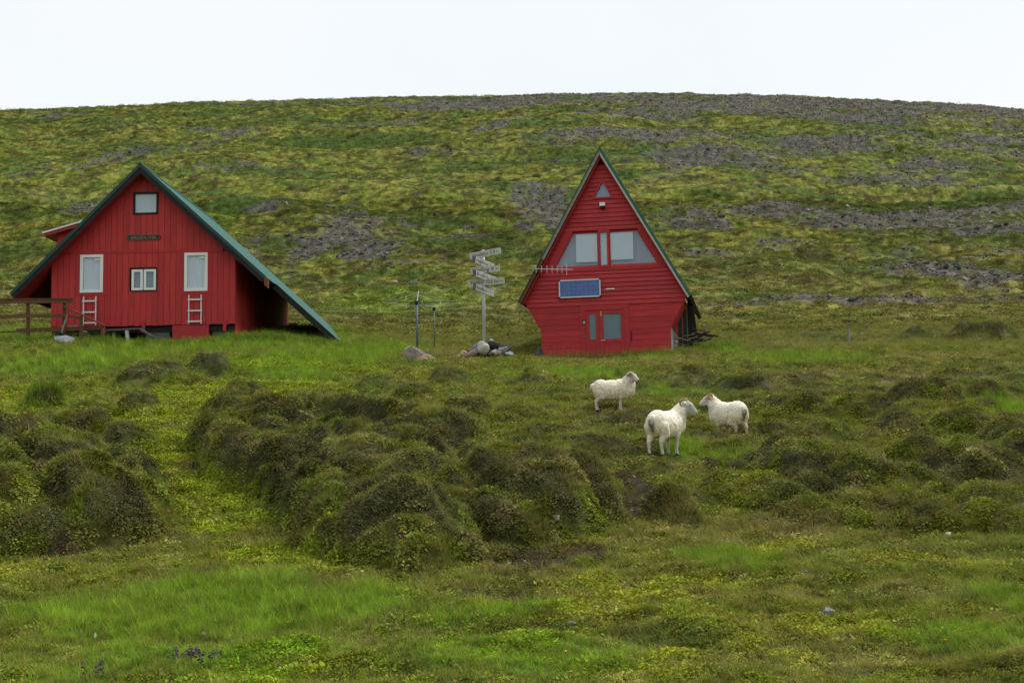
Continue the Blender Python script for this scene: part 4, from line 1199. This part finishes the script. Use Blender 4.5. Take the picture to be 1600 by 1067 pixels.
# ------------------------------------------------------------------ stones
def stone(name, loc, dims, mat, parent=None, rz=None, sub=3, rough=.14):
    dims = tuple(v * 1.25 for v in dims)
    bm = stone_mesh(RG2, sub, rough, 1.0); me = bpy.data.meshes.new(name); bm.to_mesh(me); bm.free()
    o = link(name, me, mat, parent)
    o.location = loc; o.scale = dims; o.rotation_euler = (RG2.uniform(-.2, .2), RG2.uniform(-.2, .2), RG2.uniform(0, 6.28) if rz is None else rz)
    return o
def on_ground(px, d, up=0.0):
    x = (px - 800) / FPX * d
    for _ in range(3):                       # allow for the roll of the picture
        z = gz(x, d); q = CAMROT.transposed() @ Vector((x, d, z)); x += (px - (800 + FPX * q.x / -q.z)) / FPX * d
    return Vector((x, d, gz(x, d) + up))

# cairn at the foot of the sign post
c0 = on_ground(757, 47)
cairn = empty('stone_cairn', c0, 0, 'pile of pale, brown and dark stones at the foot of the signpost', 'cairn')
for (px, up, dy, w, h, m) in [(755, .33, -.35, .62, .50, ST_PALE), (777, .42, -.1, .72, .42, ST_DARK), (785, .22, -.35, .36, .34, ST_GREY), (768, .55, .1, .38, .34, ST_GREY), (741, .36, .15, .34, .30, ST_BLUE),
                              (731, .22, .1, .42, .26, ST_DARK), (738, .10, -.35, .55, .34, ST_BROWN), (727, .12, -.3, .34, .26, ST_TAN), (771, .12, -.55, .34, .28, ST_GREY), (779, .08, -.6, .30, .26, ST_BROWN),
                              (794, .10, -.3, .34, .24, ST_BLUE), (792, .28, .1, .34, .30, ST_DARK), (765, .28, .35, .6, .5, ST_GREY), (719, .03, -.3, .18, .14, ST_PALE), (764, .14, -.4, .3, .3, ST_DARK), (748, .5, .2, .3, .26, ST_BROWN)]:
    stone('stone', ((px - 757) / FPX * 47, dy, up), (w, w * .8, h), m, cairn)
def hull_rock(name, pts, loc, mat, seed):
    """angular rock: rough hull of corner points, edges knocked back a little"""
    bm = bmesh.new()
    for p in pts: bm.verts.new(p)
    bmesh.ops.convex_hull(bm, input=bm.verts)
    bmesh.ops.triangulate(bm, faces=bm.faces[:])
    bmesh.ops.subdivide_edges(bm, edges=bm.edges[:], cuts=2, use_grid_fill=True)
    bmesh.ops.smooth_vert(bm, verts=bm.verts[:], factor=0.35, use_axis_x=True, use_axis_y=True, use_axis_z=True)
    for v in bm.verts:
        f = perlin(np.array([v.co.x * 4 + v.co.z * 2 + seed]), np.array([v.co.y * 4 - v.co.z * 3]), seed)[0]
        v.co += v.co.normalized() * 0.05 * f
    me = bpy.data.meshes.new(name); bm.to_mesh(me); bm.free()
    o = link(name, me, mat); o.location = loc
    return o
b0 = on_ground(652, 46)
tag(hull_rock('boulder', [(-.55, -.3, -.15), (.72, -.28, -.15), (.7, .3, -.15), (-.55, .35, -.15), (-.50, -.22, .34), (-.22, -.2, .46), (-.32, .25, .50), (.10, .2, .36), (.42, -.15, .12), (.68, 0, .02)], b0, ST_BROWN, 3),
    'brown grey boulder lying in the grass left of the signpost', 'boulder')
tag(hull_rock('boulder', [(-.26, -.15, -.1), (.28, -.15, -.1), (.26, .15, -.1), (-.24, .15, -.1), (-.14, -.1, .17), (.10, -.08, .15), (.0, .12, .18), (.2, .05, .06)], on_ground(659, 45.4), ST_TAN, 5),
    'small orange tan stone against the brown boulder', 'boulder')
tag(stone('boulder', on_ground(98, 47.4) + Vector((0, 0, .12)), (.75, .5, .36), ST_BLUE), 'blue grey boulder at the foot of the deck rail', 'boulder')
tag(stone('boulder', on_ground(842, 50.5) + Vector((0, 0, .15)), (.5, .45, .5), ST_DARK), 'dark boulder at the left corner of the A-frame cabin', 'boulder')
for (px, d, w, m, lab) in [(985, 18.9, .22, ST_GREY, 'round grey stone at the end of the bare dirt track'), (869, 18.3, .20, ST_BROWN, 'pointed brown stone at the foot of the central hummock'),
                           (1295, 12.9, .20, ST_BLUE, 'largest of the blue grey stones in the foreground moss'), (1283, 12.95, .13, ST_GREY, 'grey stone left of the blue grey stone in the moss'),
                           (1300, 12.7, .09, ST_TAN, 'small reddish stone in front of the blue grey stone'), (1250, 15.6, .13, ST_PALE, 'pale stone in the dry stony patch'), (1257, 15.2, .12, ST_GREY, 'grey stone just below the pale stone in the dry patch'),
                           (892, 12.3, .12, ST_GREY, 'grey stone in the yellow moss near the bottom'), (1482, 18.2, .20, ST_PALE, 'pale stone at the foot of the right hand bank'), (965, 21.0, .15, ST_TAN, 'tan stone on the dirt slope below the ram'),
                           (1345, 16.3, .18, ST_BLUE, 'blue grey stone on the mossy rise at right'), (1500, 15.6, .16, ST_BLUE, 'blue grey stone on the flat at far right'), (1362, 12.6, .10, ST_PALE, 'small pale stone right of the blue grey stones'), (1165, 20.9, .14, ST_PALE, 'pale stone on the bank below the right hand sheep'), (55, 28.5, .2, ST_TAN, 'tan stone on the left slope')]:
    p = on_ground(px, d); w *= .72; tag(stone('stone', p + Vector((0, 0, w * .15)), (w, w * .8, w * .6), m), lab, 'stone')

# ------------------------------------------------------------------ sign post
def signpost():
    b = on_ground(757, 47, -.1)
    root = empty('signpost', b, 0, 'grey steel signpost with six pale wooden direction boards', 'signpost')
    tz = P(752, 391, 47).z - b.z
    MB().tube([(0, 0, 0), (0, 0, tz)], 0.065, 12).build('pole', GALV, root, True)
    rows = [(758, 397, 1.24, 22, 'Jöradalur 5,9 ▸'), (757, 412, 1.02, -46, 'Hvammur 3 ▸'), (758, 422, 1.12, 14, 'Kerling 9 ▸'), (759, 433, 1.10, -46, 'Brúnavík 12 ▸'), (760, 441, 1.36, 8, 'Klukkur 10,6 km ▸'), (757, 454, .98, -46, 'Breiðavík 11 ▸')]
    for i, (px, py, ln, ang, s) in enumerate(rows):
        c = P(px, py, 47) - b
        o = MB().box(-ln / 2, ln / 2, -0.02, 0.02, -0.118, 0.118).build('direction_board', SIGNW, root)
        a = R(-ang)
        o.rotation_euler = (0, R((-6, 10, -2, 9, -2, 11)[i]), a)
        o.location = (c.x, -0.10 if i % 2 == 0 else -0.09, c.z)
        text(s, 0.19, INK, o, (0, -0.022, -0.062), (R(90), 0, 0), 'lettering', ln * .86, 0.001)
        MB().box(-0.03, 0.03, 0.021, 0.05, -0.09, 0.09).build('clamp', DGALV, o)
        if ang < 0: MB().box(-ln / 2 - .015, -ln / 2 - .001, -0.05, 0.10, -0.118, 0.118).build('end_cap', SIGNE, o)
signpost()

# ------------------------------------------------------------------ clothes dryer, second post, cord
def dryer():
    b = on_ground(652, 50, -.1)
    root = empty('clothes_dryer', b, 0, 'grey rotary clothes dryer with drooping lines left of the signpost', 'clothes dryer')
    tz = P(652, 474, 50).z - b.z
    MB().tube([(0, 0, 0), (0, 0, tz)], 0.045, 10).build('post', DGALV, root, True)
    MB().tube([(0, 0, tz - .05), (0, 0, tz + .08)], 0.075, 10).build('hub', BLACKW, root)
    ends = []
    for k, (px, py, dd) in enumerate([(592, 470, 50.6), (654, 455, 51.8), (722, 471, 50.4), (664, 478, 48.6)]):
        e = P(px, py, dd) - b; ends.append(e)
        MB().tube([(0, 0, tz + .03), tuple(e)], 0.014, 6).build('arm', TEALD if k != 1 else GALV, root)
    for t in (0.45, 0.72, 0.97):
        for k in range(4):
            a = Vector((0, 0, tz)).lerp(ends[k], t); c = Vector((0, 0, tz)).lerp(ends[(k + 1) % 4], t)
            m = (a + c) / 2 - Vector((0, 0, .10 * t))
            MB().tube([a, (a + m) / 2 - Vector((0, 0, .02)), m, (m + c) / 2 - Vector((0, 0, .02)), c], 0.004, 4).build('line', CORD if t > .7 else TEALD, root)
    for k, (px, py) in enumerate([(634, 466), (654, 474), (660, 472), (688, 473), (681, 477), (635, 479)]):
        e = P(px, py, 50.2) - b
        MB().box(e.x - .012, e.x + .012, e.y - .01, e.y + .01, e.z - .07, e.z + .05).build('peg', PEG, root)
    b2 = on_ground(679, 54, -.1)
    r2 = empty('line_post', b2, 0, 'thin dark post with a small head behind the clothes dryer', 'post')
    t2 = P(677, 484, 54).z - b2.z
    MB().tube([(0, 0, 0), (0, 0, t2)], 0.026, 8).build('post', DGALV, r2, True)
    MB().tube([(0, 0, t2 - .03), (0, 0, t2 + .10)], 0.07, 8).build('head', BLACKW, r2)
    pts = []
    for px, py, d in [(470, 484, 58), (530, 486.5, 57), (600, 487.5, 56), (677, 485, 54), (740, 480, 53), (820, 470, 52.5)]: pts.append(P(px, py, d))
    o = MB().tube(pts, 0.007, 5).build('washing_line', CORD)
    tag(o, 'pale washing line strung between the two red buildings', 'washing line')
dryer()
fp_ = on_ground(1326, 56, -.2)
fpost = MB().tube([(0, 0, 0), (.01, 0, .6), (.02, 0, 1.0)], [.07, .06, .055], 7).build('fence_post', GREYW)
fpost.location = fp_; tag(fpost, 'lone weathered fence post at the foot of the hillside', 'post')

# ------------------------------------------------------------------ deck rail and steps at the left house
def deck():
    D = 48.6
    b = on_ground(60, D)
    root = empty('deck_railing', b, 0, 'brown wooden deck rail with sloping stair handrail beside the gabled house', 'railing')
    L = lambda px, py, d=D: P(px, py, d) - b
    def plank(name, a, c, w, h, mat=BROWNW): return MB().bar(a, c, w, h).build(name, mat, root)
    plank('top_rail', L(-90, 468), L(114, 467), .16, .045)
    plank('top_board', L(-90, 472, D - .05), L(114, 471, D - .05), .045, .13)
    plank('middle_rail', L(-90, 496), L(103, 493), .045, .13)
    plank('skirt_board', L(25, 517), L(160, 512), .045, .16)
    for px in (-62, 44, 101): plank('post', L(px, 545 - (10 if px > 80 else 0), D + .07), L(px, 466, D + .07), .11, .11)
    plank('stair_handrail', L(99, 478, D - .1), L(164, 509, D - .4), .15, .05)
    plank('stair_rail', L(103, 493, D - .1), L(128, 498, D - .2), .045, .11)
    plank('post', L(127, 530, D - .2), L(127, 494, D - .2), .10, .10)
    plank('post', L(160, 528, D - .35), L(160, 508, D - .35), .10, .10)
    plank('brace', L(96, 520, D - .25), L(105, 492, D - .15), .10, .05, GREYW)
    for i, (px, py) in enumerate([(108, 510), (114, 515), (120, 521)]):
        p = L(px, py, D + .2)
        MB().box(p.x - .26, p.x + .26, p.y - .1, p.y + .9, p.z - .05, p.z + .03).build('step', PALEW if i < 2 else BROWNW, root)
    for i in range(9):
        p = L(-80, 519, D + .15 + i * .16)
        MB().box(p.x, p.x + 4.2, p.y, p.y + .145, p.z - .04, p.z).build('deck_board', BROWNW, root)
    return root
deck()

def slab_table():
    D = 49.6
    b = on_ground(203, D)
    root = empty('slab_table', b, R(-3), 'low weathered grey table with sagging top against the gabled house', 'table')
    z = P(200, 514, D).z - b.z
    for k in range(4):
        y = -.32 + k * .17
        MB().hexa([(-.90, y, z - .10), (.50, y, z - .06), (.50, y + .155, z - .06), (-.90, y + .155, z - .10), (-.84, y, z - .02), (.48, y, z + .01), (.48, y + .155, z + .01), (-.84, y + .155, z - .02)]).build('top_plank', DARKW, root)
    MB().bar((.46, -.2, z - .02), (1.02, -.2, z - .38), .5, .06).build('leaning_board', DARKW, root)
    MB().bar((-.02, -.30, z - .09), (.06, -.32, -.15), .12, .09, (0, 1, 0)).build('leg', ST_PALE, root)
    MB().bar((-.6, -.1, z - .09), (-.62, -.1, -.15), .12, .09, (0, 1, 0)).build('leg', ST_GREY, root)
slab_table()

# scrap wood beside the A-frame
def woodpile():
    D = 52.2
    b = on_ground(1088, D)
    root = empty('scrap_wood_pile', b, 0, 'heap of grey driftwood and scrap boards beside the A-frame cabin', 'wood pile')
    rg = np.random.default_rng(5)
    for i in range(26):
        a = rg.uniform(-1.0, 1.0) * .5 + (0.25 if i % 2 else 2.8); ln = rg.uniform(.4, 1.0)
        cx, cy, cz = rg.normal(0, .28), rg.normal(0, .25), abs(rg.normal(.2, .17)) + .05
        v = Vector((math.cos(a) * ln / 2, math.sin(a) * ln / 2 * .6, rg.uniform(-.18, .12)))
        c = Vector((cx, cy, cz + .1))
        MB().bar(c - v, c + v, rg.uniform(.05, .14), rg.uniform(.03, .07)).build('scrap_board', [GREYW, BLACKW, BLACKW, BROWNW, GREYW][i % 5], root)
    for i in range(6):
        stone('stone', (rg.uniform(.1, .9), rg.uniform(-.8, -.2), .05), (.22, .2, .14), [ST_GREY, ST_BLUE, ST_TAN][i % 3], root, sub=1)
woodpile()

# ------------------------------------------------------------------ sheep
def wool_mat(name, wool, face, leg, belly):
    m, t, b = new_mat(name)
    N, L = t.nodes, t.links
    at = N.new('ShaderNodeAttribute'); at.attribute_name = 'coat'
    tc = N.new('ShaderNodeTexCoord')
    n = N.new('ShaderNodeTexNoise'); n.inputs['Scale'].default_value = 22; n.inputs['Detail'].default_value = 5
    L.new(tc.outputs['Object'], n.inputs['Vector'])
    mr = N.new('ShaderNodeMapRange'); mr.inputs['From Min'].default_value = .3; mr.inputs['From Max'].default_value = .7; mr.inputs['To Min'].default_value = .82; mr.inputs['To Max'].default_value = 1.1
    L.new(n.outputs['Fac'], mr.inputs['Value'])
    hs = N.new('ShaderNodeHueSaturation'); L.new(at.outputs['Color'], hs.inputs['Color']); L.new(mr.outputs['Result'], hs.inputs['Value'])
    L.new(hs.outputs['Color'], b.inputs['Base Color'])
    b.inputs['Roughness'].default_value = 1.0; b.inputs['Specular IOR Level'].default_value = 0.05
    b.inputs['Sheen Weight'].default_value = 0.25
    bp = N.new('ShaderNodeBump'); bp.inputs['Strength'].default_value = .6; bp.inputs['Distance'].default_value = .02
    L.new(n.outputs['Fac'], bp.inputs['Height']); L.new(bp.outputs['Normal'], b.inputs['Normal'])
    return m
WOOL = wool_mat('fleece', 0, 0, 0, 0)
HORN = paint('ridged_horn', (.33, .19, .09), 0.6, 0.3, (30, 30, 30), 0.3, 60, (.16, .09, .05), 0.5)
EYE = paint('dark_eye', (.012, .010, .008), 0.15, 0.1, bump=0)
HOOF = paint('dark_hoof', (.035, .03, .026), 0.7, 0.2)

def capsule(mb_list, a, ra, b, rb, n=14, flat=1.0):
    """tapered capsule as rings from a to b with round ends"""
    a, b = Vector(a), Vector(b); d = (b - a); L = max(d.length, 1e-5); t = d / L
    ref = Vector((0, 1, 0)) if abs(t.y) < .9 else Vector((1, 0, 0))
    u = t.cross(ref).normalized(); v = t.cross(u).normalized()
    prof = []
    for k in range(5): an = -math.pi / 2 + k * math.pi / 8; prof.append((a + t * (ra * math.sin(an)), ra * math.cos(an)))
    for k in range(5): an = k * math.pi / 8; prof.append((b + t * (rb * math.sin(an)), rb * math.cos(an)))
    vs, fs = [], []
    for c, r in prof:
        r = max(r, 1e-4)
        for k in range(n):
            an = 2 * math.pi * k / n
            vs.append(c + u * (r * math.cos(an)) + v * (r * math.sin(an) * flat))
    for i in range(len(prof) - 1):
        for k in range(n): fs.append((i * n + k, i * n + (k + 1) % n, (i + 1) * n + (k + 1) % n, (i + 1) * n + k))
    fs.append(tuple(range(n))[::-1]); fs.append(tuple((len(prof) - 1) * n + k for k in range(n)))
    mb_list.append((vs, fs))

def ellipsoid(mb_list, c, r, n=16):
    bm = bmesh.new(); bmesh.ops.create_uvsphere(bm, u_segments=n, v_segments=n // 2 + 2, radius=1.0)
    vs = [Vector((c[0] + v.co.x * r[0], c[1] + v.co.y * r[1], c[2] + v.co.z * r[2])) for v in bm.verts]
    fs = [tuple(v.index for v in f.verts) for f in bm.faces]; bm.free()
    mb_list.append((vs, fs))

def sheep(name, loc, heading, label, head_yaw=0.0, head_pitch=0.0, scale=1.0, woolly=1.0, horns=0.0, face=(.62, .58, .53), patch_col=None, legs=None, step=(0, 0, 0, 0), wool=(.70, .655, .57), seed=1):
    root = empty(name, loc, heading, label, 'sheep', 'sheep grazing on the bank')
    root.scale = (scale,) * 3
    parts = []
    w = 0.03 * woolly
    ellipsoid(parts, (.26, 0, .505), (.27, .175 + w, .215 + w)); ellipsoid(parts, (0, 0, .485), (.36, .20 + w, .215 + w)); ellipsoid(parts, (-.27, 0, .515), (.25, .175 + w, .20 + w))
    parts[:] = [([Vector((v.x * .87, v.y, v.z)) for v in vs], fs) for vs, fs in parts]
    NB, NT = Vector((.36, 0, .58)), Vector((.52, 0, .80))
    hy = Matrix.Rotation(head_yaw, 3, 'Z')
    NT = Vector((.36, 0, .80)) + hy @ Vector((.16, 0, .0))
    capsule(parts, NB, .165 + w * .6, NT, .10 + w * .4)
    capsule(parts, (.40, 0, .48), .14 + w, (.44, 0, .62), .13 + w)
    hd = hy @ Matrix.Rotation(head_pitch, 3, 'Y')
    H = lambda x, y, z: NT + hd @ Vector((x, y, z))
    capsule(parts, H(.0, 0, .035), .088, H(.085, 0, .015), .076)
    capsule(parts, H(.085, 0, .01), .072, H(.180, 0, -.045), .050)
    capsule(parts, H(.17, 0, -.045), .048, H(.205, 0, -.060), .042)
    capsule(parts, H(.05, 0, -.035), .060, H(.15, 0, -.075), .038)
    for s, (lf, lh) in ((1, (step[0], step[2])), (-1, (step[1], step[3]))):
        capsule(parts, (.22, s * .095, .44), .085, (.23 + lf * .5, s * .095, .25), .042); capsule(parts, (.23 + lf * .5, s * .095, .25), .040, (.225 + lf, s * .095, .07), .023)
        capsule(parts, (.225 + lf, s * .095, .07), .026, (.242 + lf, s * .095, .02), .030)
        capsule(parts, (-.28, s * .10, .46), .112, (-.22 + lh * .4, s * .105, .33), .085); capsule(parts, (-.22 + lh * .4, s * .105, .33), .078, (-.35 + lh * .8, s * .10, .215), .036)
        capsule(parts, (-.35 + lh * .8, s * .10, .215), .034, (-.335 + lh, s * .10, .07), .023); capsule(parts, (-.335 + lh, s * .10, .07), .026, (-.316 + lh, s * .10, .02), .030)
    capsule(parts, (-.435, 0, .60), .050, (-.49, 0, .50), .030)
    for s in (-1, 1):                     # ears
        capsule(parts, H(-.005, s * .075, .045), .030, H(-.025, s * .185, .030), .018, 10, .55)
    mb = MB()
    for vs, fs in parts: mb.add(vs, fs)
    tmp = bpy.data.objects.new('tmp_sheep', mb.mesh('tmp_sheep')); col.objects.link(tmp)
    rm = tmp.modifiers.new('r', 'REMESH'); rm.mode = 'VOXEL'; rm.voxel_size = 0.010
    sm = tmp.modifiers.new('s', 'SMOOTH'); sm.iterations = 9; sm.factor = 0.5
    bpy.context.view_layer.update()
    me = bpy.data.meshes.new_from_object(tmp.evaluated_get(bpy.context.evaluated_depsgraph_get()))
    tm = tmp.data; bpy.data.objects.remove(tmp); bpy.data.meshes.remove(tm)
    n = len(me.vertices)
    co = np.empty(n * 3); me.vertices.foreach_get('co', co); co = co.reshape(-1, 3)
    nr = np.empty(n * 3); me.vertex_normals.foreach_get('vector', nr) if hasattr(me, 'vertex_normals') else me.vertices.foreach_get('normal', nr); nr = nr.reshape(-1, 3)
    # where the fleece is: not the face, not the lower legs
    hv = (co - np.array(NT)) @ np.array(hd)        # head space
    is_face = sstep(.00, .05, hv[:, 0]) * sstep(-.20, -.14, hv[:, 2]) * (co[:, 2] > .55) * (np.abs(hv[:, 1]) < .13)
    is_ear = (np.abs(hv[:, 1]) > .085) & (np.abs(hv[:, 0]) < .08) & (np.abs(hv[:, 2] - .03) < .06)
    is_leg = 1 - sstep(.24, .33, co[:, 2])
    fl = np.clip((1 - is_face) * (1 - is_leg) * (1 - is_ear), 0, 1)
    # lumpy locks of wool
    a = co * 1.0
    lk = (perlin(a[:, 0] * 17 + a[:, 2] * 3, a[:, 2] * 12 + a[:, 1] * 15, seed) + .6 * perlin(a[:, 0] * 34 + a[:, 1] * 9, a[:, 2] * 22 - a[:, 1] * 31, seed + 4))
    co = co + nr * (fl * (0.012 * woolly + 0.0085 * woolly * lk))[:, None]
    me.vertices.foreach_set('co', co.ravel())
    colr = np.ones((n, 4), np.float32)
    base = np.array(wool)[None] * (1 + .06 * lk[:, None])
    base = base * (1 + np.array([.0, -.05, -.16])[None] * (sstep(.55, .35, co[:, 2]) * .8)[:, None])       # yellowed lower wool
    c = base * fl[:, None] + np.array(face)[None] * (1 - fl)[:, None]
    lg = np.array(legs if legs else (.60, .53, .46))
    c = np.where((is_leg > .5)[:, None], lg[None] * (1 + .1 * lk[:, None]), c)
    if patch_col is not None:
        pm = np.exp(-((hv[:, 0] - .03) ** 2 / .0035 + (hv[:, 2] - .06) ** 2 / .0045)) * (hv[:, 0] < .12)
        c = c + (np.array(patch_col)[None] - c) * np.clip(pm * 1.3, 0, 1)[:, None]
    nose = sstep(.222, .245, hv[:, 0] - .3 * (hv[:, 2] + .06)) * (np.abs(hv[:, 1]) < .06)
    c = c + (np.array((.05, .045, .045))[None] - c) * np.clip(nose, 0, 1)[:, None]
    dk = (co[:, 0] < -.39) * np.exp(-(co[:, 1] ** 2) / .0022) * sstep(.60, .54, co[:, 2]) * sstep(.30, .36, co[:, 2]) * (woolly > 0)
    c = c + (np.array((.10, .065, .05))[None] - c) * np.clip(dk * .9, 0, 1)[:, None]
    colr[:, :3] = c
    at = me.attributes.new('coat', 'FLOAT_COLOR', 'POINT'); at.data.foreach_set('color', colr.ravel())
    me.update()
    body = link('body', me, WOOL, root, True)
    # loose locks standing off the fleece
    rg = np.random.default_rng(seed)
    pk = rg.choice(n, int(3600 * (0.35 + .65 * woolly)), p=fl / fl.sum())
    vs, fs, cc = [], [], []
    for i in pk:
        p = Vector(co[i]); nn = Vector(nr[i]); dn = (nn * rg.uniform(.4, .9) * .6 + Vector((rg.normal(0, .15) - .1, rg.normal(0, .15), -1.0)) * .9).normalized()
        ln = rg.uniform(.016, .036) * (0.45 + .75 * woolly); sd = dn.cross(nn + Vector((.01, .02, .03))).normalized() * rg.uniform(.003, .006)
        p0 = p - nn * .004; k0 = len(vs)
        mid = p0 + (nn * .5 + dn * .5) * ln * .55
        ln *= 1.15
        vs += [p0 - sd, p0 + sd, mid + sd * .8, mid - sd * .8, p0 + (nn * .25 + dn * .75) * ln]
        fs += [(k0, k0 + 1, k0 + 2, k0 + 3), (k0 + 3, k0 + 2, k0 + 4)]
        cc += [c[i] * rg.uniform(.85, 1.12)] * 5
    m2 = MB(); m2.add(vs, fs); me2 = m2.mesh('wool_locks')
    at = me2.attributes.new('coat', 'FLOAT_COLOR', 'POINT'); q = np.ones((len(cc), 4), np.float32); q[:, :3] = np.array(cc); at.data.foreach_set('color', q.ravel())
    link('wool_locks', me2, WOOL, body)
    for s in (-1, 1):
        e = bmesh.new(); bmesh.ops.create_icosphere(e, subdivisions=2, radius=.014); em = bpy.data.meshes.new('eye'); e.to_mesh(em); e.free()
        o = link('eye', em, EYE, root, True); o.location = H(.085, s * .066, .035)
    for hx, hs in ((.232 + step[0], 1), (.232 + step[1], -1), (-.322 + step[2], 1), (-.322 + step[3], -1)):
        yy = .095 * hs if hx > 0 else .10 * hs
        MB().tube([(hx, yy, -.035), (hx + .012, yy, .03)], [.033, .026], 8).build('hoof', HOOF, root, True)
    if horns > 0:
        for s in (-1, 1):
            pts, rd = [], []
            for k in range(15):
                t = k / 14; an = -0.6 + t * 3.6 * (0.5 + .5 * horns)
                r = .066 * horns * (1 - .10 * t)
                pts.append(H(-.02 - r * math.sin(an) * 1.1 + .0, s * (.040 + .058 * t), .085 - r + r * math.cos(an) + .022)); rd.append(.030 * (1 - .75 * t) * (1 + .12 * math.sin(k * 3.1)))
            MB().tube(pts, rd, 10).build('horn', HORN, root, True)
    return root

def stand(px, d): return on_ground(px, d, 0.015)
sheep('sheep', stand(955, 29.0), R(4), 'long fleeced white sheep farthest left, standing side on', head_yaw=R(-42), head_pitch=R(8), scale=.94, woolly=1.0, patch_col=(.22, .13, .09), face=(.60, .52, .46), step=(.03, -.03, .02, -.04), seed=3, wool=(.82, .735, .60))
sheep('sheep', stand(1040, 23.5), R(55), 'horned ram with grey face and smooth fleece, seen from behind', head_yaw=R(-58), head_pitch=R(14), scale=1.12, woolly=0.42, horns=1.0, face=(.47, .45, .43), step=(.05, -.02, -.03, .03), seed=5, wool=(.88, .80, .66), legs=(.66, .57, .49))
sheep('sheep', stand(1142, 26.6), R(118), 'white sheep with brown horns farthest right, facing left', head_yaw=R(46), head_pitch=R(4), scale=1.04, woolly=0.85, horns=0.55, face=(.64, .60, .56), patch_col=(.34, .17, .10), step=(.02, -.03, .05, -.04), seed=8, wool=(.87, .785, .65), legs=(.52, .40, .29))

# ------------------------------------------------------------------ last small growth
def extras():
    # tall pale grass heads at the A-frame wall and longer tufts round the walls
    pts, tn = [], []
    for px, d, n, sp in [(870, 49.9, 16, .35), (955, 49.7, 20, .4), (1030, 49.8, 14, .35), (985, 49.6, 12, .5), (910, 49.8, 10, .4)]:
        q = on_ground(px, d)
        for _ in range(n): pts.append((q.x + RG2.normal(0, sp), q.y + RG2.normal(0, .12))); tn.append((.33, .25, .15))
    pts = np.array(pts); scatter('grass_wisps', np.stack([pts[:, 0], pts[:, 1], ground(pts[:, 0], pts[:, 1])], 1), np.array(tn), RG2.uniform(.8, 1.5, len(pts)), WISPP, RG2.integers(0, 2, len(pts)), 'tall pale dry grass in front of the A-frame cabin', 'grass')
    pts = []
    for px, d, n, sp in [(440, 49.3, 420, 1.2), (390, 49.2, 260, .7), (480, 49.6, 120, .9), (320, 48.9, 90, .9), (150, 48.2, 60, .4), (230, 48.6, 80, .9), (20, 47.8, 80, .9), (1000, 49.6, 70, .9), (1128, 51.0, 90, .5), (925, 49.7, 40, .7), (70, 31.5, 70, .25)]:
        q = on_ground(px, d)
        for _ in range(n): pts.append((q.x + RG2.normal(0, sp), q.y + RG2.normal(0, .35)))
    pts = np.array(pts); k = footprint_free(pts[:, 0], pts[:, 1]); pts = pts[k]; n = len(pts)
    scatter('tall_green_grass', np.stack([pts[:, 0], pts[:, 1], ground(pts[:, 0], pts[:, 1]) - .02], 1), np.clip(C(.15, .25, .03) * RG2.normal(1, .15, (n, 1)), .01, .5), RG2.uniform(.8, 1.6, n), LONGP2(), RG2.integers(0, 2, n), 'tall bright green grass against the house walls', 'grass')
    # purple flower spikes
    rg = RG2
    for px, d, n, sp, lab in [(292, 10.75, 9, .10, 'purple flower clump with several spikes in the near grass'), (318, 10.65, 5, .03, 'small purple flower spike right of the larger clump'), (155, 10.5, 4, .07, 'faint purple flowers at the lower left')]:
        q = on_ground(px, d); p2 = np.stack([q.x + rg.normal(0, sp, n), q.y + rg.normal(0, .08, n)], 1)
        scatter('purple_flowers', np.stack([p2[:, 0], p2[:, 1], ground(p2[:, 0], p2[:, 1]) + .03], 1), C(.10, .045, .14) * rg.uniform(.7, 1.2, (n, 1)), rg.uniform(.7, 1.1, n), [spike('spike_0', .13, rg), spike('spike_1', .16, rg)], rg.integers(0, 2, n), lab, 'flowers')
    # a dropped white feather
    q = on_ground(148, 12.1, .10)
    vs = [(0, 0, 0), (.018, .004, .02), (.022, .006, .055), (.008, .0, .085), (-.010, -.004, .06), (-.012, 0, .02)]
    o = MB().add(vs, [(0, 1, 2, 3), (0, 3, 4, 5)]).build('feather', PEG); o.location = q; o.scale = (.65, .65, .65); tag(o, 'small white feather caught in the grass at lower left', 'feather')
def LONGP2():
    rg = np.random.default_rng(3)
    return [blades(f'tall_{k}', 16, h, 0.015, 0.5, ln, TUFT, rg, dp, 0.09) for k, (h, ln, dp) in enumerate([(0.40, .5, .08), (0.30, .65, .15)])]
extras()
